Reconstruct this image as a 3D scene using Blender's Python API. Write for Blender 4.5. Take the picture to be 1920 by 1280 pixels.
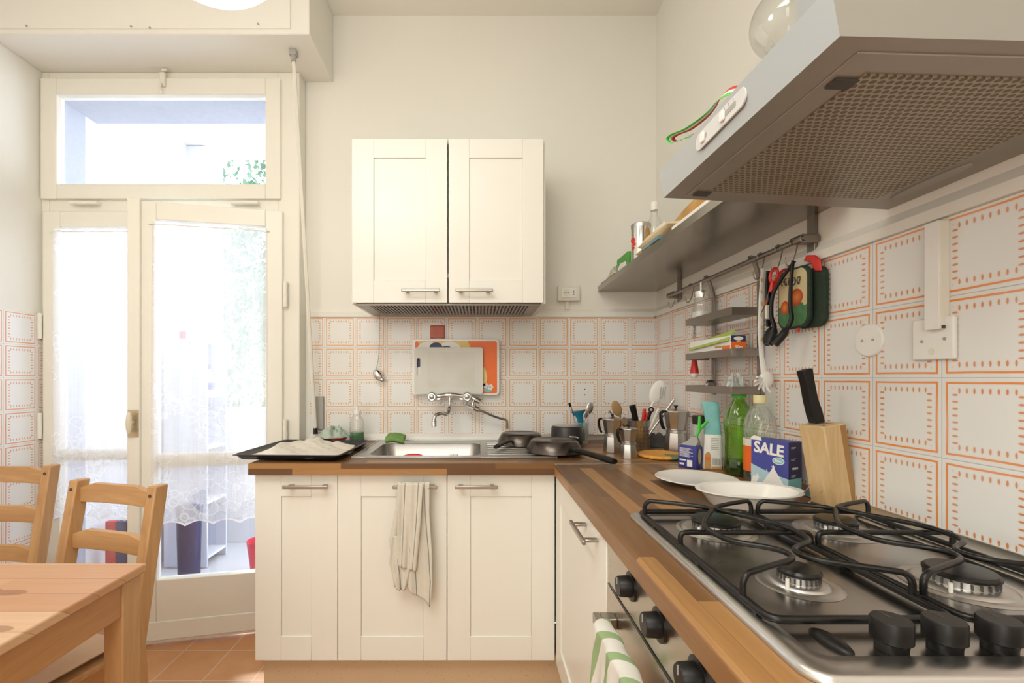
import bpy, math, random
from math import pi, sin, cos, radians as R, sqrt
from mathutils import Vector, Matrix
random.seed(7)
for o in list(bpy.data.objects): bpy.data.objects.remove(o)
S = bpy.context.scene
COL = S.collection
CH = 1.206                      # camera height above the floor (m)
# ------------------------------------------------------------------ camera
cd = bpy.data.cameras.new('camera'); cam = bpy.data.objects.new('camera', cd); COL.objects.link(cam)
cam.location = (0, 0, CH); cam.rotation_euler = (pi/2, 0, 0)
cd.sensor_width = 36; cd.lens = 856/1920*36; cd.shift_x = 63/1920; cd.shift_y = 68/1920
cd.clip_start = 0.02
S.camera = cam
# ------------------------------------------------------------------ world, lights, exposure
S.view_settings.view_transform = 'Standard'; S.view_settings.look = 'None'
S.view_settings.gamma = 1; S.view_settings.exposure = 0.0; S.view_settings.use_curve_mapping = False
w = bpy.data.worlds.new('sky'); S.world = w; w.use_nodes = True
bg = w.node_tree.nodes['Background']; bg.inputs[0].default_value = (0.80, 0.88, 1.0, 1); bg.inputs[1].default_value = 6.2
def area_light(name, loc, size, power, color, rot=(0, 0, 0), sy=None):
    l = bpy.data.lights.new(name, 'AREA'); l.energy = power; l.color = color; l.size = size
    if sy: l.shape = 'RECTANGLE'; l.size_y = sy
    o = bpy.data.objects.new(name, l); o.location = loc; o.rotation_euler = rot; COL.objects.link(o); return o
area_light('fill_light_ceiling', (-0.7, -0.55, 2.93), 1.3, 36, (1.0, 0.98, 0.91))  # unseen fill added under the ceiling behind the camera to even the brightness
area_light('fill_light_rear', (-0.9, -1.75, 1.7), 1.5, 24, (1.0, 0.985, 0.93), (R(90), 0, 0), 1.6)  # added fill in front of the closed rear wall, which has no window
sl = bpy.data.lights.new('sun', 'SUN'); sl.energy = 4.0; sl.angle = R(3); sl.color = (1, 0.97, 0.9)
so = bpy.data.objects.new('sun', sl); so.rotation_euler = (R(-38), R(-28), 0); COL.objects.link(so)

# ------------------------------------------------------------------ node helpers
class NT:
    def __init__(s, name):
        s.m = bpy.data.materials.new(name); s.m.use_nodes = True
        s.t = s.m.node_tree; s.n = s.t.nodes; s.bs = s.n['Principled BSDF']; s.out = s.n['Material Output']
    def new(s, t, **k):
        n = s.n.new(t)
        for a, b in k.items(): setattr(n, a, b)
        return n
    def link(s, a, b): s.t.links.new(a, b)
    def set(s, sock, v):
        if isinstance(v, bpy.types.NodeSocket): s.link(v, sock)
        else: sock.default_value = v
    def math(s, op, *a, clamp=False):
        n = s.new('ShaderNodeMath', operation=op); n.use_clamp = clamp
        for i, v in enumerate(a): s.set(n.inputs[i], v)
        return n.outputs[0]
    def pos(s):
        n = s.new('ShaderNodeNewGeometry'); x = s.new('ShaderNodeSeparateXYZ'); s.link(n.outputs['Position'], x.inputs[0]); return n.outputs['Position'], x.outputs
    def obj(s):
        n = s.new('ShaderNodeTexCoord'); x = s.new('ShaderNodeSeparateXYZ'); s.link(n.outputs['Object'], x.inputs[0]); return n.outputs['Object'], x.outputs
    def uv(s):
        n = s.new('ShaderNodeTexCoord'); x = s.new('ShaderNodeSeparateXYZ'); s.link(n.outputs['UV'], x.inputs[0]); return n.outputs['UV'], x.outputs
    def comb(s, x, y, z=0.0):
        n = s.new('ShaderNodeCombineXYZ')
        for i, v in enumerate((x, y, z)): s.set(n.inputs[i], v)
        return n.outputs[0]
    def noise(s, vec, scale, detail=3, rough=.5, out='Fac', dist=0.0):
        n = s.new('ShaderNodeTexNoise'); s.link(vec, n.inputs['Vector']); n.inputs['Scale'].default_value = scale
        n.inputs['Detail'].default_value = detail; n.inputs['Roughness'].default_value = rough; n.inputs['Distortion'].default_value = dist
        return n.outputs[out]
    def white(s, vec):
        n = s.new('ShaderNodeTexWhiteNoise', noise_dimensions='3D'); s.link(vec, n.inputs['Vector']); return n.outputs['Value']
    def mix(s, f, a, b):
        n = s.new('ShaderNodeMix', data_type='RGBA'); s.set(n.inputs[0], f)
        for i, v in ((6, a), (7, b)):
            if isinstance(v, tuple) and len(v) == 3: v = (*v, 1)
            s.set(n.inputs[i], v)
        return n.outputs[2]
    def ramp(s, f, stops):
        n = s.new('ShaderNodeValToRGB'); s.link(f, n.inputs[0]); e = n.color_ramp.elements
        while len(e) < len(stops): e.new(.5)
        for k, (p, c) in enumerate(stops): e[k].position = p; e[k].color = (*c, 1) if len(c) == 3 else c
        return n.outputs[0]
    def bump(s, h, strength=.2, dist=.002):
        n = s.new('ShaderNodeBump'); n.inputs['Strength'].default_value = strength; n.inputs['Distance'].default_value = dist
        s.link(h, n.inputs['Height']); s.link(n.outputs[0], s.bs.inputs['Normal'])
    def P(s, color=None, rough=None, metal=None, **k):
        b = s.bs.inputs
        if color is not None: s.set(b['Base Color'], (*color, 1) if isinstance(color, tuple) else color)
        if rough is not None: s.set(b['Roughness'], rough)
        if metal is not None: s.set(b['Metallic'], metal)
        for a, v in k.items(): s.set(b[a.replace('_', ' ')], v)
        return s.m

def flat(name, c, rough=.5, metal=0.0, var=.05, scale=30.0, bump=0.0, **k):
    n = NT(name); p, _ = n.obj()
    f = n.noise(p, scale, 4)
    col = n.mix(f, tuple(x*(1-var) for x in c), tuple(min(1, x*(1+var)) for x in c))
    if bump: n.bump(f, bump, .002)
    return n.P(col, rough, metal, **k)
def stripes2(name, base, line, axis, period, width, rough=.7, off=0.0, bump=.1):
    """cloth with narrow woven stripes running along uv"""
    n = NT(name); v, x = n.uv()
    a = n.math('FRACT', n.math('DIVIDE', n.math('ADD', x[axis], off), period))
    m = n.math('LESS_THAN', a, width)
    nz = n.noise(v, 60, 4)
    b2 = n.mix(nz, tuple(c*.88 for c in base), base)
    n.bump(n.noise(v, 400, 2), bump, .001)
    return n.P(n.mix(m, b2, line), rough)
def thin_glass(name, tint=(1, 1, 1), body=.0, rough=.03, bodycol=(.9, .95, .95)):
    n = NT(name); tr = n.new('ShaderNodeBsdfTransparent'); tr.inputs[0].default_value = (*tint, 1)
    gl = n.new('ShaderNodeBsdfGlossy'); gl.inputs['Roughness'].default_value = rough
    lw = n.new('ShaderNodeLayerWeight'); lw.inputs[0].default_value = .35
    f = n.math('ADD', n.math('MULTIPLY', lw.outputs['Facing'], .75), .05, clamp=True)
    mx = n.new('ShaderNodeMixShader'); n.link(f, mx.inputs[0]); n.link(tr.outputs[0], mx.inputs[1]); n.link(gl.outputs[0], mx.inputs[2])
    df = n.new('ShaderNodeBsdfDiffuse'); df.inputs[0].default_value = (*bodycol, 1)
    m2 = n.new('ShaderNodeMixShader'); m2.inputs[0].default_value = body; n.link(mx.outputs[0], m2.inputs[1]); n.link(df.outputs[0], m2.inputs[2])
    n.link(m2.outputs[0], n.out.inputs[0]); return n.m

def mat_tiles(name, axis, off, orange):
    n = NT(name); p, x = n.pos()
    u = n.math('DIVIDE', n.math('SUBTRACT', x[axis], off), .15); v = n.math('DIVIDE', n.math('SUBTRACT', x[2], CH), .15)
    wob = n.noise(p, 9, 2)
    w2 = n.math('MULTIPLY', n.math('SUBTRACT', wob, .5), .02)
    fu = n.math('FRACT', u); fv = n.math('FRACT', v)
    du = n.math('MINIMUM', fu, n.math('SUBTRACT', 1.0, fu)); dv = n.math('MINIMUM', fv, n.math('SUBTRACT', 1.0, fv))
    d = n.math('MINIMUM', du, dv); dw = n.math('ADD', d, w2)
    vert = n.math('LESS_THAN', du, dv)
    al = n.math('ADD', n.math('MULTIPLY', vert, fv), n.math('MULTIPLY', n.math('SUBTRACT', 1.0, vert), fu))
    fa = n.math('SUBTRACT', n.math('FRACT', n.math('MULTIPLY', al, 12.0)), .5)
    line = n.math('COMPARE', dw, .062, .0125)
    dd = n.math('SUBTRACT', d, .158)
    def ell(a, b):
        q = n.math('ADD', n.math('POWER', n.math('DIVIDE', fa, a), 2.0), n.math('POWER', n.math('DIVIDE', dd, b), 2.0))
        return n.math('LESS_THAN', q, 1.0)
    tick = ell(.15, .034); halo = ell(.36, .046)
    grout = n.math('LESS_THAN', d, .0055)
    id_ = n.white(n.comb(n.math('FLOOR', u), n.math('FLOOR', v)))
    base = n.mix(id_, (.80, .80, .775), (.84, .84, .82))
    warm = tuple(.55*a+.45*b for a, b in zip((.84, .82, .78), orange))
    c = n.mix(n.math('MULTIPLY', halo, .20), base, warm)
    near = n.math('COMPARE', dw, .062, .03); c = n.mix(n.math('MULTIPLY', near, .16), c, warm)
    c = n.mix(n.math('MULTIPLY', tick, n.math('ADD', .55, n.math('MULTIPLY', wob, .5))), c, tuple(a*.8 for a in orange))
    c = n.mix(n.math('MULTIPLY', line, n.math('ADD', .62, n.math('MULTIPLY', wob, .55), clamp=True)), c, orange)
    c = n.mix(grout, c, (.50, .52, .52))
    h = n.math('SMOOTH_MIN', d, .02, .02) if False else n.math('MINIMUM', d, .02)
    n.bump(h, .5, .02)
    return n.P(c, n.math('ADD', .2, n.math('MULTIPLY', grout, .6)))
def mat_staves(name, along, tones, sw=.042, sl=.55, knots=False, grain=.6):
    n = NT(name); p, x = n.pos()
    a = x[along]; b = x[1-along]
    # the front edge shows its own lamellae: add height into the across coordinate
    bb = n.math('ADD', b, n.math('MULTIPLY', x[2], 1.3))
    row = n.math('FLOOR', n.math('DIVIDE', bb, sw))
    sh = n.math('MULTIPLY', n.white(n.comb(row, 3.0)), 1.7)
    cell = n.math('FLOOR', n.math('DIVIDE', n.math('ADD', a, sh), sl))
    id_ = n.white(n.comb(row, cell, 7.0))
    c = n.ramp(id_, tones)
    st = n.comb(n.math('MULTIPLY', a, 3.0), n.math('MULTIPLY', bb, 60.0), n.math('MULTIPLY', id_, 30.0))
    g = n.noise(st, 1.2, 6, .65, dist=.6)
    c2 = n.mix(n.math('MULTIPLY', g, grain), c, tones[0][1])
    fr = n.math('FRACT', n.math('DIVIDE', bb, sw)); seam = n.math('LESS_THAN', fr, .025)
    c3 = n.mix(n.math('MULTIPLY', seam, .4), c2, (.04, .02, .01))
    if knots:
        vo = n.new('ShaderNodeTexVoronoi'); vo.inputs['Scale'].default_value = 1.0
        n.link(n.comb(n.math('MULTIPLY', a, 4.2), n.math('MULTIPLY', b, 11.0), .3), vo.inputs['Vector'])
        k = n.math('LESS_THAN', vo.outputs['Distance'], .16); hasit = n.math('GREATER_THAN', n.noise(p, 3.1, 0), .56)
        c3 = n.mix(n.math('MULTIPLY', n.math('MULTIPLY', k, hasit), .6), c3, (.24, .08, .03))
    n.bump(g, .08, .001)
    return n.P(c3, n.math('ADD', .28, n.math('MULTIPLY', g, .18)))
def mat_wood(name, light, dark, axis=1, scale=1.0, rough=.42, knots=False):
    n = NT(name); p, x = n.obj()
    c = [n.math('MULTIPLY', x[i], (2.2 if i == axis else 22.0)*scale) for i in range(3)]
    v = n.comb(*c); g = n.noise(v, 1.5, 5, .6, dist=1.2)
    g2 = n.noise(v, .35, 2)
    f = n.math('MULTIPLY', g, g2); f = n.math('MULTIPLY', f, 2.6, clamp=True)
    col = n.mix(f, dark, light)
    if knots:
        vo = n.new('ShaderNodeTexVoronoi'); vo.inputs['Scale'].default_value = 3.0
        n.link(n.comb(n.math('MULTIPLY', x[0], 3.2 if axis == 1 else 1.0), n.math('MULTIPLY', x[1], 1.0 if axis == 1 else 3.2), 0.3), vo.inputs['Vector'])
        k = n.math('LESS_THAN', vo.outputs['Distance'], .075)
        col = n.mix(n.math('MULTIPLY', k, .55), col, (.28, .10, .04))
    n.bump(g, .06, .001)
    return n.P(col, rough)
def mat_steel(name, c=(.55, .54, .52), rough=.3, axis=0, streak=.12):
    n = NT(name); p, x = n.obj()
    v = n.comb(*[n.math('MULTIPLY', x[i], 3.0 if i == axis else 160.0) for i in range(3)])
    g = n.noise(v, 1.0, 3); s = n.noise(p, 7, 4)
    col = n.mix(s, tuple(a*(1-streak) for a in c), c)
    n.bump(g, .04, .0006)
    return n.P(col, n.math('ADD', rough-.07, n.math('MULTIPLY', s, .16)), 1.0)
def mat_lace(name):
    n = NT(name); v, x = n.uv()                      # uv in metres, v = 0 at the bottom hem
    vo = n.new('ShaderNodeTexVoronoi', feature='DISTANCE_TO_EDGE'); vo.inputs['Scale'].default_value = 22; n.link(v, vo.inputs['Vector'])
    petals = n.math('LESS_THAN', vo.outputs['Distance'], .035)
    v2 = n.new('ShaderNodeTexVoronoi'); v2.inputs['Scale'].default_value = 17; n.link(v, v2.inputs['Vector'])
    ring = n.math('COMPARE', v2.outputs['Distance'], .33, .07)
    flower = n.math('MAXIMUM', petals, ring)
    big = n.noise(v, 4.5, 2)
    patch = n.math('GREATER_THAN', big, .52)
    hemz = n.math('LESS_THAN', x[1], .17); topz = n.math('GREATER_THAN', x[1], 1.30)
    zone = n.math('MAXIMUM', n.math('MAXIMUM', hemz, topz), n.math('MULTIPLY', patch, .9))
    motif = n.math('MULTIPLY', flower, zone)
    gx = n.math('LESS_THAN', n.math('FRACT', n.math('MULTIPLY', x[0], 190.0)), .38)
    gy = n.math('LESS_THAN', n.math('FRACT', n.math('MULTIPLY', x[1], 190.0)), .38)
    net = n.math('MAXIMUM', gx, gy)
    hole = n.math('MULTIPLY', n.math('LESS_THAN', n.noise(v, 9, 1), .47), hemz)
    al = n.math('ADD', .50, n.math('MULTIPLY', net, .10))
    al = n.math('SUBTRACT', al, n.math('MULTIPLY', hole, .30))
    al = n.math('ADD', al, n.math('MULTIPLY', motif, .20), clamp=True)
    edge = n.math('LESS_THAN', x[1], .012); al = n.math('MAXIMUM', al, n.math('MULTIPLY', edge, .95))
    df = n.new('ShaderNodeBsdfDiffuse'); df.inputs[0].default_value = (.93, .93, .94, 1)
    tl = n.new('ShaderNodeBsdfTranslucent'); tl.inputs[0].default_value = (.93, .94, .97, 1)
    m1 = n.new('ShaderNodeMixShader'); m1.inputs[0].default_value = .5; n.link(df.outputs[0], m1.inputs[1]); n.link(tl.outputs[0], m1.inputs[2])
    tr = n.new('ShaderNodeBsdfTransparent'); m2 = n.new('ShaderNodeMixShader'); n.link(al, m2.inputs[0])
    n.link(tr.outputs[0], m2.inputs[1]); n.link(m1.outputs[0], m2.inputs[2]); n.link(m2.outputs[0], n.out.inputs[0]); return n.m
def mat_floor(name):
    n = NT(name); p, x = n.pos()
    u = n.math('DIVIDE', n.math('ADD', x[0], 1.10), .2); v = n.math('DIVIDE', n.math('SUBTRACT', x[1], 2.02), .2)
    fu = n.math('FRACT', u); fv = n.math('FRACT', v)
    d = n.math('MINIMUM', n.math('MINIMUM', fu, n.math('SUBTRACT', 1.0, fu)), n.math('MINIMUM', fv, n.math('SUBTRACT', 1.0, fv)))
    id_ = n.white(n.comb(n.math('FLOOR', u), n.math('FLOOR', v))); s = n.noise(p, 9, 4)
    c = n.mix(s, (.50, .21, .075), (.68, .36, .16)); c = n.mix(n.math('MULTIPLY', id_, .3), c, (.75, .42, .2))
    g = n.math('LESS_THAN', d, .013); c = n.mix(g, c, (.62, .47, .33)); n.bump(n.math('MINIMUM', d, .03), .4, .01)
    return n.P(c, .3)
def mat_speckle(name, base, spk, scale=120, rough=.5):
    n = NT(name); p, x = n.obj(); f = n.math('GREATER_THAN', n.noise(p, scale, 2), .67); s = n.noise(p, 6, 3)
    return n.P(n.mix(n.math('MULTIPLY', f, .5), n.mix(s, tuple(c*.92 for c in base), base), spk), rough)
def mat_emit(name, c, s):
    n = NT(name); e = n.new('ShaderNodeEmission'); e.inputs[0].default_value = (*c, 1); e.inputs[1].default_value = s
    n.link(e.outputs[0], n.out.inputs[0]); return n.m
def mat_filter(name):
    """grease filter: metal sheet with staggered round holes, brown with grease"""
    n = NT(name); p, x = n.pos()
    a = n.math('DIVIDE', x[1], .0094); row = n.math('FLOOR', a)
    sh = n.math('MULTIPLY', n.math('FRACT', n.math('DIVIDE', row, 2.0)), 1.0)
    b = n.math('ADD', n.math('DIVIDE', x[0], .0108), sh)
    fa = n.math('SUBTRACT', n.math('FRACT', a), .5); fb = n.math('SUBTRACT', n.math('FRACT', b), .5)
    r = n.math('SQRT', n.math('ADD', n.math('POWER', fa, 2.0), n.math('POWER', fb, 2.0)))
    hole = n.math('LESS_THAN', r, .40); rim = n.math('COMPARE', r, .42, .05)
    s = n.noise(p, 5, 4)
    base = n.mix(s, (.36, .31, .23), (.44, .40, .33)); hc = n.mix(s, (.085, .055, .02), (.16, .12, .065))
    c = n.mix(hole, base, hc); n.bump(n.math('SUBTRACT', 1.0, hole), .6, .003)
    return n.P(c, .38, n.math('MULTIPLY', n.math('SUBTRACT', 1.0, hole), .55))

# ------------------------------------------------------------------ materials
M = {}
M['wall'] = flat('wall_plaster', (.84, .825, .76), .85, var=.02, scale=3, bump=.03)
M['ceil'] = flat('ceiling_plaster', (.87, .845, .77), .9, var=.02, scale=3)
M['tile_b'] = mat_tiles('tiles_back', 0, .1445, (.80, .34, .06))
M['tile_r'] = mat_tiles('tiles_right', 1, 1.006, (.82, .25, .03))
M['tile_l'] = mat_tiles('tiles_left', 1, 1.993, (.76, .25, .08))
M['floor'] = mat_floor('terracotta_floor')
M['frame'] = flat('cream_gloss_paint', (.84, .82, .735), .38, var=.03, scale=6)
M['white_paint'] = flat('cabinet_white', (.865, .865, .80), .33, var=.012, scale=4)
M['plinth'] = mat_speckle('plinth_laminate', (.66, .50, .32), (.42, .28, .15))
tones = [(0, (.11, .052, .020)), (.28, (.22, .108, .040)), (.6, (.37, .185, .066)), (1, (.54, .285, .10))]
M['wt_x'] = mat_staves('worktop_back', 0, tones); M['wt_y'] = mat_staves('worktop_side', 1, tones)
M['pine'] = mat_wood('pine_chair', (.60, .36, .165), (.38, .19, .07), 2)
M['pine_x'] = mat_wood('pine_rail', (.60, .36, .165), (.38, .19, .07), 0)
M['pine_y'] = mat_wood('pine_apron', (.58, .31, .12), (.38, .17, .06), 1)
M['pine_top'] = mat_wood('pine_tabletop', (.72, .48, .29), (.50, .25, .12), 0, .8, .32, knots=True)
M['pine_top'] = mat_staves('pine_tabletop', 0, [(0, (.42, .18, .07)), (.3, (.62, .34, .17)), (.65, (.72, .46, .26)), (1, (.76, .55, .36))], .075, .6, True, .45)
M['block'] = mat_wood('knife_block_wood', (.74, .55, .30), (.52, .31, .12), 2, 1.6)
M['steel'] = mat_steel('brushed_steel'); M['steel_y'] = mat_steel('brushed_steel_side', axis=1)
M['hob'] = mat_steel('hob_steel', (.50, .48, .45), .24, 1, .22)
M['hobrim'] = mat_steel('hob_rim_steel', (.66, .65, .63), .3, 1)
M['shelf'] = mat_steel('shelf_steel', (.40, .37, .33), .22, 1, .2)
M['rack'] = mat_steel('rack_steel', (.33, .30, .27), .33, 1, .15)
M['oven'] = mat_steel('oven_steel', (.62, .57, .50), .28, 1, .2)
M['alu'] = flat('aluminium', (.60, .59, .57), .36, 1.0, var=.12, scale=20)
M['chrome'] = flat('chrome', (.72, .71, .70), .12, 1.0, var=.03)
M['handle'] = flat('satin_nickel', (.45, .43, .39), .34, 1.0, var=.05)
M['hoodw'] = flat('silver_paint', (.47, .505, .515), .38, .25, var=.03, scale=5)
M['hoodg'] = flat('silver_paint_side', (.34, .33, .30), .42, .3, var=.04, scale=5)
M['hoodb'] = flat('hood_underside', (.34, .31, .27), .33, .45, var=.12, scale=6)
M['filter'] = mat_filter('grease_filter')
M['black'] = flat('black_plastic', (.008, .0075, .0075), .38, var=.2, Specular_IOR_Level=.35)
M['iron'] = flat('black_enamel', (.008, .0075, .007), .30, var=.3, scale=40, Specular_IOR_Level=.4)
M['pan'] = flat('worn_pan', (.105, .09, .08), .27, .85, var=.35, scale=12)
M['pandark'] = flat('pan_black', (.02, .02, .022), .4, var=.3)
M['tray'] = flat('tray_enamel', (.035, .035, .04), .3, .3, var=.3)
M['paper'] = flat('baking_paper', (.74, .69, .60), .75, var=.15, scale=60, bump=.5)
M['white'] = flat('white_plastic', (.86, .85, .81), .35, var=.02)
M['ceramic'] = flat('white_ceramic', (.86, .85, .80), .18, var=.03)
M['cream'] = flat('cream_plastic', (.80, .77, .68), .4, var=.03)
M['red'] = flat('red_plastic', (.65, .03, .02), .35, var=.1)
M['orange'] = flat('orange_print', (.88, .16, .015), .4, var=.05)
M['yellow'] = flat('pale_yellow', (.80, .62, .20), .45, var=.05)
M['navy'] = flat('navy_print', (.03, .035, .12), .45, var=.1)
M['blue'] = flat('blue_pack', (.035, .045, .27), .35, var=.15, scale=20)
M['dkblue'] = flat('dark_blue_pack', (.03, .025, .10), .4, var=.1)
M['salt'] = flat('salt_blue', (.06, .07, .33), .45, var=.06)
M['ltblue'] = flat('pale_blue_print', (.42, .60, .66), .5, var=.05)
M['teal'] = flat('teal_plastic', (.01, .17, .27), .25, var=.2)
M['aqua'] = flat('aqua_pack', (.22, .55, .55), .5, var=.2, scale=25, bump=.3)
M['green'] = flat('green_clip', (.08, .62, .06), .35, var=.1)
M['sponge'] = flat('green_sponge', (.19, .35, .09), .9, var=.3, scale=90, bump=.6)
M['dkgreen'] = flat('dark_green_cloth', (.022, .042, .026), .85, var=.4, scale=80, bump=.4)
M['rag'] = flat('grey_green_rag', (.42, .50, .42), .9, var=.3, scale=50, bump=.5)
M['pink'] = flat('pink_note', (.66, .22, .17), .7, var=.08)
M['wood_spoon'] = flat('wooden_spoon', (.38, .24, .10), .5, var=.25)
M['beige'] = flat('kraft_pack', (.72, .58, .36), .55, var=.12, scale=25, bump=.2)
M['brown'] = flat('brown_bag', (.55, .30, .09), .6, var=.5, scale=14, bump=.6)
M['cloth'] = stripes2('linen_towel', (.72, .69, .60), (.16, .19, .18), 0, .055, .055)
M['cloth_g'] = stripes2('striped_towel', (.80, .79, .73), (.30, .42, .21), 1, .058, .33)
M['cushion'] = flat('beige_cushion', (.78, .57, .40), .9, var=.06, scale=60, bump=.2)
M['glass'] = thin_glass('window_glass'); M['cglass'] = thin_glass('clear_glass', (.97, .98, .97), .06)
M['frost'] = thin_glass('frosted_plastic', (.9, .92, .9), .35, .2, (.8, .82, .8))
M['gglass'] = thin_glass('green_bottle_glass', (.58, .84, .26), .06, .05, (.12, .40, .03))
M['dkliq'] = flat('dark_liquid', (.015, .03, .012), .2, var=.2)
M['greenliq'] = flat('green_soap', (.02, .16, .03), .2, var=.2)
M['lace'] = mat_lace('lace_curtain')
M['globe'] = mat_emit('lamp_globe_glow', (1.0, .98, .93), 9.0)
M['oveng'] = flat('oven_glass', (.012, .012, .013), .06, var=.1)
M['grey'] = flat('grey_plastic', (.38, .37, .34), .5, var=.05)
M['darkgrey'] = flat('dark_slot', (.06, .055, .05), .6, var=.1)
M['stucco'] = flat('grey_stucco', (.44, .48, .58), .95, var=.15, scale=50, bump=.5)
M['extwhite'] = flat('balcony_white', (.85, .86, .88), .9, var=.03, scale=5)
M['terrace'] = mat_speckle('terrace_floor_tiles', (.80, .80, .82), (.6, .6, .62))
M['extcab'] = flat('balcony_cabinet_grey', (.70, .74, .84), .6, var=.03)
M['leaf'] = flat('leaf_green', (.06, .17, .10), .6, var=.4, scale=3)
M['bark'] = flat('bark', (.20, .16, .12), .9, var=.3)
M['binblue'] = flat('bin_dark_blue', (.02, .03, .10), .4, var=.2)
M['pinkpl'] = flat('pink_red_plastic', (.75, .06, .10), .4, var=.1)
M['brass'] = flat('worn_brass', (.50, .42, .28), .35, .9, var=.3, scale=30)
M['ivory'] = flat('ivory_handle', (.74, .68, .52), .3, var=.05)
def mat_crochet():
    n = NT('crochet_yarn'); p, x = n.obj(); ang = n.math('ARCTAN2', x[1], x[0])
    f = n.noise(p, 40, 3); g = n.math('GREATER_THAN', ang, -1.5); h = n.math('LESS_THAN', ang, -.3)
    c = n.mix(f, (.85, .30, .03), (.90, .55, .15)); c = n.mix(n.math('MULTIPLY', g, h), c, (.25, .30, .15))
    n.bump(n.noise(p, 160, 2), .9, .004); return n.P(c, .9)
M['crochet'] = mat_crochet()
def mat_potholder():
    """printed cloth: cream top, tomatoes, green leaves"""
    n = NT('tomato_print'); v, x = n.uv()
    nz = n.noise(v, 9, 3)
    yy = n.math('ADD', x[1], n.math('MULTIPLY', nz, .25))
    c = n.mix(n.math('LESS_THAN', yy, .50), (.60, .50, .28), n.mix(nz, (.03, .13, .06), (.12, .26, .10)))
    def blob(cx, cy, r, col, c):
        d = n.math('SQRT', n.math('ADD', n.math('POWER', n.math('SUBTRACT', x[0], cx), 2.0), n.math('POWER', n.math('MULTIPLY', n.math('SUBTRACT', x[1], cy), 1.4), 2.0)))
        return n.mix(n.math('LESS_THAN', d, r), c, n.mix(n.math('DIVIDE', d, r), (.75, .25, .05), col))
    c = blob(.66, .50, .21, (.42, .05, .02), c); c = blob(.24, .36, .17, (.42, .05, .02), c)
    n.bump(n.noise(v, 60, 2), .4, .002)
    return n.P(c, .85)
M['pothold'] = mat_potholder()

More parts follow.
